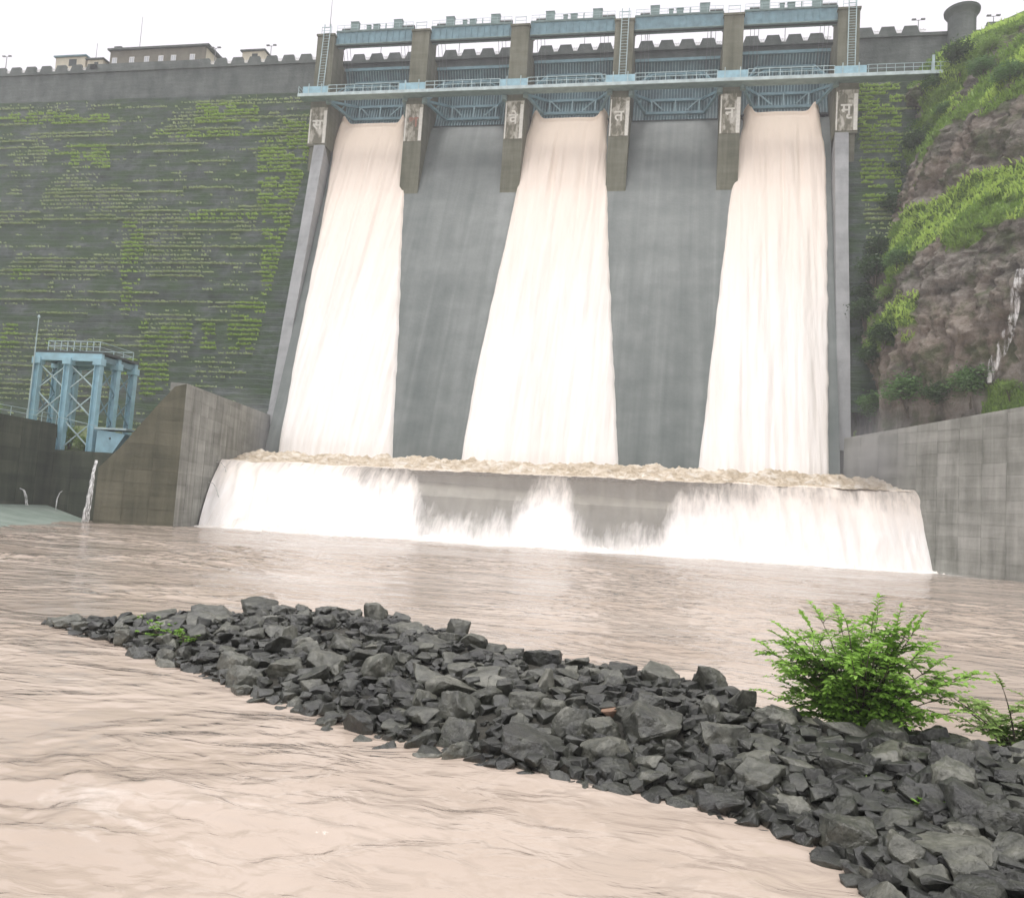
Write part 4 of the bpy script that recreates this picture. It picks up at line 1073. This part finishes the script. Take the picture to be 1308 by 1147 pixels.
for nm, sel, mt, lb in (('cliff_grass', ~bright, M['grass_hill'], 'green grass covering the cliff ledges'), ('bright_cliff_grass', bright, M['grass_bright'], 'bright yellow-green grass on the cliff ledges')):
    n = int(sel.sum()); 
    Vg, Fg = blades(Pg[sel] - (0, 0, .05), np.stack([-.5 + RNG.normal(0, .4, n), -.4 + RNG.normal(0, .4, n), RNG.normal(0, .2, n)], 1), RNG.uniform(.35, .85, n), RNG.uniform(.15, .32, n), 4)
    tag(npmesh(nm, Vg, Fg, mt), lb, 'grass', kind='stuff')

def crown_mesh(name, seed, n_clump, per, leaf, m_):
    rg = np.random.default_rng(seed)
    c = rg.normal(0, 1, (n_clump, 3)); c /= np.linalg.norm(c, axis=1)[:, None]; c *= (rg.random(n_clump) ** .45 * .8)[:, None]
    c[:, 2] = c[:, 2] * .8 + .1
    P = np.repeat(c, per, 0) + rg.normal(0, .17, (n_clump * per, 3))
    n = len(P); a = rg.normal(0, 1, (n, 3)); a[:, 2] *= .5; a /= np.linalg.norm(a, axis=1)[:, None]
    b_ = np.cross(a, rg.normal(0, 1, (n, 3)) + np.array([0, 0, 1.2])); b_ /= np.linalg.norm(b_, axis=1)[:, None]
    s = (leaf * rg.uniform(.6, 1.3, n))[:, None]
    V = np.concatenate([P - a * s, P + b_ * s * .45, P + a * s, P - b_ * s * .45], 0); i = np.arange(n)
    F = np.stack([i, i + n, i + 2 * n, i + 3 * n], 1)
    me = npmesh(name, V, F, m_); d = me.data; bpy.data.objects.remove(me); return d
CM = {}
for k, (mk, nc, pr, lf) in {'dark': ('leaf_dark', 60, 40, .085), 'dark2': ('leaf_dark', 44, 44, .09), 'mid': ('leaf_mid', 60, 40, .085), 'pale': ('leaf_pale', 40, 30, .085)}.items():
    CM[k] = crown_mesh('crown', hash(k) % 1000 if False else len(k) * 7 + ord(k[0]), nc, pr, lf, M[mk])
def shrub(name, label, cat, pos, r, rz, kind, trunk=.35, group=None):
    t = thing(name, label, cat, pos, group)
    o = obj('crown', CM[kind], None, t); o.location = (0, 0, trunk * rz + rz * .75); o.scale = (r, r, rz); o.rotation_euler = (0, 0, random.uniform(0, 6))
    b = MB(); H = trunk * rz + rz * .8
    for k in range(3):
        a = random.uniform(0, 6.28); rr = .0 if k == 0 else r * .4
        b.tube([(0, 0, -.4), (math.cos(a) * rr * .4, math.sin(a) * rr * .4, H * .5), (math.cos(a) * rr, math.sin(a) * rr, H)], [.05 * rz, .035 * rz, .015 * rz], 6)
    o = b.build('trunk', M['bark']); o.parent = t; return t
hill_bvh = BVHTree.FromPolygons([Vector(p) for p in HP.reshape(-1, 3)], grid_faces(len(ys), len(zs)).tolist())
def hill_hit(px, py):
    h = hill_bvh.ray_cast(Vector(CAM), Vector(ray(px, py)).normalized()); return h[0]
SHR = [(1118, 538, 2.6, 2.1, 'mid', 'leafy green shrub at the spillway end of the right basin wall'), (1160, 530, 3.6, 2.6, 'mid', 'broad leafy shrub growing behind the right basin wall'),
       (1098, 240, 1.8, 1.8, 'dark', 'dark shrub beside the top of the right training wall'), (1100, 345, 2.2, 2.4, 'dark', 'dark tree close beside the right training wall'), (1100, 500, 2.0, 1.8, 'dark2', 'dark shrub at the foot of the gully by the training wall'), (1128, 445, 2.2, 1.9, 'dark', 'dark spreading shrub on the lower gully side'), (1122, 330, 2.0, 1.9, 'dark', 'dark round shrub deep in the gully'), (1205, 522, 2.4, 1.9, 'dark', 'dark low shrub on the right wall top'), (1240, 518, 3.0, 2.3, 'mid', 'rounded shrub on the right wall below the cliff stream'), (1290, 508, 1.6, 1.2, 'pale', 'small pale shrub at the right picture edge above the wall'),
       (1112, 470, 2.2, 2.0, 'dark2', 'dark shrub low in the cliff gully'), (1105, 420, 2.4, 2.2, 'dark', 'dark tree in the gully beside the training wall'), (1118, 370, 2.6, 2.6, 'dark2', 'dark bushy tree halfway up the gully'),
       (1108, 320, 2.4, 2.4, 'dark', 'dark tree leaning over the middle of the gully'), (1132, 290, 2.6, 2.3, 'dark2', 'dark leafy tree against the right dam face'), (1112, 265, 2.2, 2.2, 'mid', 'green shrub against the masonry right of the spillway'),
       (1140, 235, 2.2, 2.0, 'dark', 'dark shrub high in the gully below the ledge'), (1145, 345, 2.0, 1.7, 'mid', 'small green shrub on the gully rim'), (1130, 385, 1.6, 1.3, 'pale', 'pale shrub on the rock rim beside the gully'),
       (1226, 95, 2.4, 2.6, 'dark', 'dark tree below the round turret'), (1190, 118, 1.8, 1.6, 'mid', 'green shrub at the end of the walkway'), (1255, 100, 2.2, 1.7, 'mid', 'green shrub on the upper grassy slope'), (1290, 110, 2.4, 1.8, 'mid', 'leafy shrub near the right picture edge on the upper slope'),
       (1205, 150, 1.6, 1.2, 'mid', 'low shrub on the second grass ledge'), (1262, 75, 2.0, 2.0, 'pale', 'pale tree near the top of the right slope')]
for px_, py_, r, rz, k, lb in SHR:
    h = hill_hit(px_, py_)
    if h is None: h = hill_hit(px_ + 14, py_) or hill_hit(px_ + 30, py_)
    if h is None: continue
    shrub('shrub' if rz < 2.15 else 'small_tree', lb, 'shrub' if rz < 2.15 else 'tree', tuple(h), r, rz, k, .15 if rz < 2.15 else .4, 'shrubs and trees on the cliff')
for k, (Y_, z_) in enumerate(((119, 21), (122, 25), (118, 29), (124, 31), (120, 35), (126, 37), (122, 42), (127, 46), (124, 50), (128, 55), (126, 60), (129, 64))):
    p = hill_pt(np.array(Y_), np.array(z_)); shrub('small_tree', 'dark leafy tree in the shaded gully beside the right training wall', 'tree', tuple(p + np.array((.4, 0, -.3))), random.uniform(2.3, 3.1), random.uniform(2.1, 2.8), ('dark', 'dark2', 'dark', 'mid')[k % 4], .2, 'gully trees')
for (x, y, z, r, rz, k, lb) in ((-66.5, 69.5, 9.7, 1.5, 1.1, 'pale', 'pale leafy shrub on top of the dark river wall'), (-69.5, 72, 9.7, 1.6, 1.2, 'mid', 'green shrub behind the dark river wall'), (-62.0, 78.0, 7.1, 1.2, 1.2, 'pale', 'pale shrub between the gantry columns'),
                               (-60.0, 77.6, 7.1, 1.0, .8, 'mid', 'low shrub under the gantry bracing'), (-64.3, 78.5, 7.1, 1.2, 1.9, 'pale', 'tall pale shrub behind the middle gantry column')):
    shrub('shrub', lb, 'shrub', (x, y, z), r, rz, k, .1, 'shrubs by the outlet')
# cascades on the cliff
def cascade(pts, w_, label):
    P = []; n = 40; q = np.linspace(0, len(pts) - 1, n); xs_ = np.interp(q, range(len(pts)), [p[0] for p in pts]); ys_ = np.interp(q, range(len(pts)), [p[1] for p in pts])
    wd = w_ * (.7 + .6 * vn(q * 1.7, q * 0, 5))
    for i in range(n):
        for a in np.linspace(-1, 1, 9):
            h = hill_hit(xs_[i] + a * wd[i] + 2.0 * (vn(np.array([q[i] * 2.0]), np.array([.3]), 9)[0] - .5), ys_[i])
            P.append((h + Vector((-.22 + .1 * abs(a), -.22, .05))) if h else Vector(P[-1] if P else onY(xs_[i], ys_[i], 100)))
    o = npmesh('cliff_cascade', np.array([p[:] for p in P]), grid_faces(n, 9), M['veil'], smooth=True)
    tag(o, label, 'water', kind='structure')
def veil():
    m = M['stream'].copy(); m.name = 'cascade_veil'; t = m.node_tree
    for n_ in t.nodes:
        if n_.type == 'MAPPING' and tuple(round(v, 1) for v in n_.inputs[3].default_value) == (4.0, 4.0, .9): n_.inputs[3].default_value = (2.6, 2.6, .35)
        if n_.type == 'VALTORGB' and abs(n_.color_ramp.elements[0].position - .40) < .01 and n_.color_ramp.elements[1].color[0] < .1:
            n_.color_ramp.elements[0].position = .44; n_.color_ramp.elements[0].color = (1, 1, 1, 1); n_.color_ramp.elements[1].position = .66; n_.color_ramp.elements[1].color = (.15, .15, .15, 1)
    return m
M['veil'] = veil()
cascade([(1306, 345), (1299, 372), (1297, 392), (1293, 415), (1283, 440), (1272, 462), (1266, 490)], 7, 'white cascade running down the cliff at the right edge')

# ================================================================== ROCK SPIT
import bmesh
def rock_mesh(seed, cuts, flat=.6, rough=.03, npts=15):
    rg = random.Random(seed); bm = bmesh.new()
    sy = rg.uniform(.6, 1.0); sz = flat * rg.uniform(.7, 1.2)
    for k in range(npts):
        p = Vector((rg.gauss(0, 1), rg.gauss(0, 1), rg.gauss(0, 1))).normalized()
        p = Vector([math.copysign(abs(c) ** .6, c) for c in p]) * rg.uniform(.85, 1.05)
        bm.verts.new((p.x, p.y * sy, p.z * sz))
    r = bmesh.ops.convex_hull(bm, input=bm.verts)
    bmesh.ops.delete(bm, geom=[v for v in bm.verts if not v.link_faces], context='VERTS')
    bmesh.ops.dissolve_limit(bm, angle_limit=math.radians(14), verts=bm.verts, edges=bm.edges)
    bmesh.ops.bevel(bm, geom=bm.edges[:], offset=.035, segments=1, affect='EDGES')
    bmesh.ops.triangulate(bm, faces=bm.faces)
    if cuts:
        bmesh.ops.subdivide_edges(bm, edges=[e for e in bm.edges if e.calc_length() > .22], cuts=1, use_grid_fill=True)
        bmesh.ops.triangulate(bm, faces=bm.faces)
        for _ in range(cuts - 1):
            bmesh.ops.subdivide_edges(bm, edges=[e for e in bm.edges if e.calc_length() > .13], cuts=1, use_grid_fill=True)
            bmesh.ops.triangulate(bm, faces=bm.faces)
    o3 = Vector((seed * 3.7, seed * 1.3, 0))
    for v in bm.verts:
        q = mnoise.fractal(v.co * 2.6 + o3, .8, 2.1, 6) + .9 * (mnoise.turbulence(v.co * 1.7 + o3, 3, True) - .45)
        v.co += v.co.normalized() * q * rough
    bmesh.ops.recalc_face_normals(bm, faces=bm.faces)
    me = bpy.data.meshes.new('boulder'); bm.to_mesh(me); bm.free()
    mx_ = max(abs(v.co.x) for v in me.vertices)
    for v in me.vertices: v.co /= mx_
    me.polygons.foreach_set('use_smooth', [True] * len(me.polygons)); me.set_sharp_from_angle(angle=math.radians(28))
    me.materials.append(M['rock']); return me
BIG = [rock_mesh(100 + i, 4, .62, .06, 12 + i % 7) for i in range(22)]
SML = [rock_mesh(300 + i, 0, .62, .02, 13) for i in range(14)]
MAN = [(585, 822, 33, 34), (694, 838, 50, 26), (688, 892, 38, 36), (577, 897, 58, 30), (732, 945, 46, 37), (838, 952, 76, 44), (675, 973, 96, 34), (850, 880, 62, 30), (905, 883, 46, 36), (941, 912, 46, 32),
       (923, 965, 64, 42), (830, 914, 38, 26), (476, 871, 54, 32), (583, 955, 52, 32), (545, 952, 36, 22), (488, 941, 36, 24), (611, 876, 50, 24), (782, 882, 34, 26), (796, 855, 42, 20), (782, 996, 50, 22),
       (663, 985, 40, 20), (832, 1009, 40, 22), (931, 993, 34, 20), (541, 910, 32, 26), (862, 900, 30, 18), (937, 930, 48, 16), (989, 932, 54, 28), (972, 1014, 57, 34), (1136, 958, 48, 30), (1084, 995, 68, 32),
       (1016, 993, 52, 20), (1123, 1040, 92, 30), (1246, 1052, 74, 38), (1089, 1087, 68, 36), (1163, 1108, 58, 32), (1121, 1109, 48, 16), (1214, 991, 46, 34), (1254, 979, 50, 26), (983, 1032, 42, 24), (1015, 1039, 40, 18),
       (1281, 1074, 48, 40), (1231, 1075, 38, 20), (1234, 1103, 102, 24), (1237, 1132, 52, 28), (1190, 1140, 48, 26), (1187, 926, 42, 22), (1033, 977, 42, 22), (1077, 1060, 36, 34), (961, 1054, 42, 18),
       (302, 866, 44, 30), (363, 866, 48, 22), (348, 839, 42, 26), (445, 892, 28, 24), (377, 909, 36, 20), (420, 920, 26, 24), (462, 931, 26, 22), (214, 844, 26, 16), (170, 836, 30, 13), (103, 811, 22, 16),
       (69, 797, 20, 11), (111, 821, 30, 12), (268, 786, 52, 16), (419, 778, 36, 14), (329, 786, 48, 20), (478, 797, 32, 26), (264, 852, 30, 18), (396, 891, 32, 22), (413, 859, 52, 24), (1297, 960, 44, 24), (1290, 1110, 44, 30), (1180, 985, 40, 20), (1060, 962, 36, 20)]
LAB = {0: 'square-cut boulder standing up on the far edge of the spit', 5: 'large pale-topped boulder in the middle of the spit', 6: 'broad flat slab boulder near the water on the spit', 4: 'rounded cube-like boulder left of the large pale one',
       8: 'upright boulder on the far edge left of the bush', 9: 'smooth pointed boulder just left of the bush', 1: 'wedge boulder jutting up on the far edge of the spit', 31: 'long low boulder below the bush', 32: 'big angular boulder at the right picture edge',
       28: 'rounded boulder directly under the bush', 33: 'rough brown-grey boulder near the water at lower right', 42: 'very long flat slab at the lower right', 12: 'blocky boulder in the left half of the spit', 27: 'smooth oval boulder near the water below the bush', 59: 'small stone at the very tip of the spit',
       10: 'big blocky boulder left of the bush near the water', 7: 'ridged boulder on the far side of the spit', 34: 'dark boulder at the water edge, lower right', 45: 'small boulder right of the bush at the far edge'}
placed = []
def put_rock(p, size, me, sc, label, rz):
    o = obj('boulder', me, None); o.location = p; o.scale = sc; o.rotation_euler = (random.uniform(-.25, .25), random.uniform(-.25, .25), rz)
    tag(o, label, 'boulder', 'boulders on the rock spit'); placed.append((p[0], p[1], size)); return o
def GENL(p):
    x, y = proj(p)
    part = 'left third' if x < 430 else 'middle third' if x < 860 else 'right third'
    d = np.abs(SP[..., 0] - p[0]) + np.abs(SP[..., 1] - p[1]); s_ = sv[np.unravel_index(np.argmin(d), d.shape)[1]]
    row = 'at the near water edge' if s_ < .22 else 'along the far crest' if s_ > .8 else 'well inside the heap'
    return 'dark angular boulder %s of the %s of the spit' % (row, part)
for i, (px_, py_, pw_, ph_) in enumerate(MAN):
    h = None; dy_ = -ph_ * .2
    while h is None or h.z < .02 and dy_ < 30:
        h = spit_hit(px_, py_ + dy_); dy_ += 2
        if dy_ > 80: break
    if h is None: continue
    dist = (h - Vector(CAM)).length; hw = pw_ / FPX * dist / 2; hh = ph_ / FPX * dist / 2
    me = BIG[i % 22]
    zmx = max(v.co.z for v in me.vertices)
    put_rock((h.x, h.y + hw * .15, h.z + hh * .5), hw, me, (hw, hw * 1.05, min(hh * 1.1, hw * 1.0) / zmx), LAB.get(i) or GENL(h), random.choice((0, math.pi)) + random.uniform(-.35, .35))
# medium boulders: the rest of the 300
def spit_sample():
    i = random.uniform(0, len(tt) - 1.001); i0 = int(i); s = random.uniform(-.03, 1.22)
    wgt = np.linalg.norm(C2[i0] - A2[i0]) / 10.0
    if random.random() > wgt: return None
    a = A2[i0] + (A2[i0 + 1] - A2[i0]) * (i - i0); c = C2[i0] + (C2[i0 + 1] - C2[i0]) * (i - i0)
    p = a + (c - a) * s; return p, s
cnt = len(MAN); tries = 0
while cnt < 300 and tries < 60000:
    tries += 1; q = spit_sample()
    if q is None: continue
    p, s = q; r = random.uniform(.17, .34) * (1.0 if random.random() < .75 else 1.25)
    if any((p[0] - a) ** 2 + (p[1] - b_) ** 2 < ((r + c_) * .72) ** 2 for a, b_, c_ in placed): continue
    z = spit_z(p[0], p[1])
    if z is None: continue
    sc = r; put_rock((p[0], p[1], z + r * .22), r, random.choice(BIG), (sc, sc * random.uniform(.8, 1.1), sc * random.uniform(.7, 1.1)), GENL((p[0], p[1], z)), random.uniform(0, 6.28)); cnt += 1
# small stones and rubble: one heap
SV = [(np.array([v.co[:] for v in me.vertices]), np.array([p.vertices[:] for p in me.polygons])) for me in SML]
VV, FF, nn, made = [], [], 0, 0; grid = {}
while made < 5200:
    q = spit_sample()
    if q is None: continue
    p, s = q; z = spit_z(p[0], p[1])
    if z is None: continue
    r = .035 + .15 * random.random() ** 2.2
    bv, bf = SV[random.randrange(len(SV))]
    e = Matrix.Rotation(random.uniform(0, 6.28), 3, 'Z') @ Matrix.Rotation(random.uniform(-.5, .5), 3, 'X')
    R = np.array(e) * r
    VV.append(bv @ R.T + np.array([p[0], p[1], z + r * random.uniform(.05, .6)])); FF.append(bf + nn); nn += len(bv); made += 1
rub = npmesh('rubble', np.concatenate(VV), np.concatenate(FF), M['rock'], smooth=True, sharp=math.radians(24))
tag(rub, 'small dark stones and rubble filling the rock spit', 'stones', kind='stuff')
h = spit_hit(779, 915)
o = put_rock((h.x, h.y, h.z + .06), .2, BIG[3], (.19, .19, .14), 'rusty brown stone in the middle of the spit', .4); o.data = o.data.copy(); o.data.materials.clear(); o.data.materials.append(M['brownrock']); o['category'] = 'stone'

# ---- bushes on the spit
def leaf_bush(name, label, base, spread, height, nst, twigs, leaflen, m_, seed, tilt=(0, 0)):
    rg = random.Random(seed); t = thing(name, label, 'bush', tuple(base))
    stems = MB(); LV, LF = [], []
    def leaf(p, d, up, L_):
        d = d.normalized(); s = d.cross(up)
        if s.length < .1: s = d.cross(Vector((1, 0, 0)))
        s = s.normalized(); n = s.cross(d).normalized(); w_ = L_ * .27; k = len(LV)
        for q in (p, p + d * L_ * .35 + s * w_ + n * w_ * .45, p + d * L_ * .4 , p + d * L_ * .35 - s * w_ + n * w_ * .45, p + d * L_ * .75 + s * w_ * .65 - n * L_ * .05, p + d * L_ * .78 - n * L_ * .07, p + d * L_ * .75 - s * w_ * .65 - n * L_ * .05, p + d * L_ - n * L_ * .16): LV.append(q)
        LF.extend([(k, k + 2, k + 1), (k, k + 3, k + 2), (k + 1, k + 2, k + 5), (k + 1, k + 5, k + 4), (k + 2, k + 3, k + 6), (k + 2, k + 6, k + 5), (k + 4, k + 5, k + 7), (k + 5, k + 6, k + 7)])
    def twig(p, d, L_):
        pts = [p]; q = p.copy(); dd = d.normalized()
        for k in range(5):
            dd = (dd + Vector((rg.uniform(-.12, .12), rg.uniform(-.12, .12), -.10))).normalized(); q = q + dd * (L_ / 5); pts.append(q.copy())
        stems.tube(pts, [.007, .006, .005, .004, .003, .002], 4)
        nl = rg.randint(8, 12)
        for k in range(nl):
            f = (k + 1) / nl * 5; i = min(int(f), 4); pp = pts[i].lerp(pts[i + 1], f - i) if i < 5 else pts[-1]
            ax = (pts[min(i + 1, 5)] - pts[i]).normalized(); sd_ = ax.cross(Vector((0, 0, 1)))
            if sd_.length < .1: sd_ = Vector((1, 0, 0))
            sd_.normalize(); s = 1 if k % 2 else -1
            dl = (ax * .6 + sd_ * s * .9 + Vector((rg.uniform(-.2, .2), rg.uniform(-.2, .2), rg.uniform(-.05, .3)))).normalized()
            leaf(pp, dl, Vector((rg.uniform(-.35, .35), rg.uniform(-.35, .35), 1)), leaflen * rg.uniform(.7, 1.2) * (1.1 - .35 * k / nl))
        leaf(pts[-1], (pts[-1] - pts[-2]), Vector((0, 0, 1)), leaflen * .7)
    for s in range(nst):
        a = 2 * math.pi * s / nst + rg.uniform(-.3, .3); rr = math.sqrt(rg.uniform(.03, 1)) * spread
        hh = height * (1 - .72 * rg.random() ** 1.6) * (1 - .38 * (rr / spread) ** 2)
        end = Vector((math.cos(a) * rr + tilt[0], math.sin(a) * rr * .8 + tilt[1], hh)); mid = Vector((end.x * .35, end.y * .35, hh * .55))
        st = [Vector((math.cos(a) * .06, math.sin(a) * .06, -.1))]
        for k in range(1, 9):
            f = k / 8; st.append(st[0] * (1 - f) ** 2 + mid * 2 * f * (1 - f) + end * f * f)
        stems.tube(st, [.020 - .0019 * k for k in range(9)], 5)
        for k in range(twigs):
            f = rg.uniform(.12, 1.0) * 8; i = min(int(f), 7); p = st[i].lerp(st[i + 1], f - i)
            ad = rg.uniform(0, 6.28); d = Vector((math.cos(ad), math.sin(ad) * .9, rg.uniform(.0, .55))) + (end - mid).normalized() * .35
            twig(p, d, rg.uniform(.22, .46) * height / 1.5)
        twig(end, (st[-1] - st[-2]) + Vector((0, 0, .05)), .3 * height / 1.5)
    o = stems.build('stems', M['bark'], fix=False, smooth=True); o.parent = t
    b = MB(); b.v = [tuple(v) for v in LV]; b.f = LF; o = b.build('leaves', m_, fix=False); o.parent = t
    return t
hb = spit_hit(1105, 938) or Vector(onZ(1105, 938, .5))
dist = (hb - Vector(CAM)).length
leaf_bush('green_bush', 'bright green leafy bush growing on the rock spit', (hb.x, hb.y + .3, hb.z - .05), 104 / FPX * dist, 134 / FPX * dist, 58, 14, .14, M['leaf'], 5)
hb2 = spit_hit(1300, 965) or Vector(onZ(1300, 965, .4)); d2 = (hb2 - Vector(CAM)).length
leaf_bush('pale_bush', 'sparse yellow-green bush at the right picture edge on the spit', (hb2.x + .1, hb2.y + .2, hb2.z - .05), 78 / FPX * d2, 78 / FPX * d2, 18, 9, .11, M['leaf_pale'], 8)
for px_, py_, lb, s in ((205, 812, 'low green weed on the narrow left end of the spit', .5), (238, 822, 'small green weed right of the lower weed on the spit tip', .42), (192, 796, 'tiny green weed at the far edge of the spit tip', .3), (1192, 1037, 'tiny weed between stones at the lower right', .2), (1110, 1012, 'tiny pale weed below the bush', .2)):
    h = spit_hit(px_, py_)
    if h: leaf_bush('weed', lb, (h.x, h.y, h.z), s, s * .55, 9, 3, .08, M['leaf'], int(px_))

# ================================================================== AIR: spray and haze
def volmat(name, dens, col=(.93, .93, .95)):
    m = bpy.data.materials.new(name); m.use_nodes = True; t = m.node_tree; t.nodes.clear()
    v = N(t, 'ShaderNodeVolumePrincipled'); v.inputs['Density'].default_value = dens; v.inputs['Color'].default_value = (*col, 1)
    o = N(t, 'ShaderNodeOutputMaterial'); t.links.new(v.outputs[0], o.inputs['Volume']); return m
HAZE = .0010
MB().box(-1400, 1400, -1200, 1200, -3.6, 98).build('haze', volmat('haze_air', HAZE))
tag(bpy.data.objects['haze'], 'thin wet haze filling the valley air', 'haze', kind='stuff')
mm = volmat('spray_mist', .1, (.98, .97, .96)); t = mm.node_tree     # thins out from the middle to nothing at its edge
ln = N(t, 'ShaderNodeVectorMath', operation='LENGTH'); t.links.new(N(t, 'ShaderNodeTexCoord').outputs['Object'], ln.inputs[0])
fo = math_(t, 'SUBTRACT', 1.0, ln.outputs['Value'], True); t.links.new(math_(t, 'MULTIPLY', math_(t, 'MULTIPLY', fo, fo), .16), [n for n in t.nodes if n.type == 'PRINCIPLED_VOLUME'][0].inputs['Density'])
for (x, y, z, a, b_, c) in ((24, 104, 12, 7, 8, 9), (-58, 103, 11, 6, 10, 9)):
    bm = bmesh.new(); bmesh.ops.create_icosphere(bm, subdivisions=3, radius=1); me = bpy.data.meshes.new('spray_mist'); bm.to_mesh(me); bm.free()
    o = obj('spray_mist', me, mm); o.location = (x, y, z); o.scale = (a, b_, c)
    tag(o, 'faint spray mist drifting over the foot of the jets', 'mist', 'spray over the basin', 'stuff')
for o in bpy.data.objects:
    if '_o' in o: del o['_o']
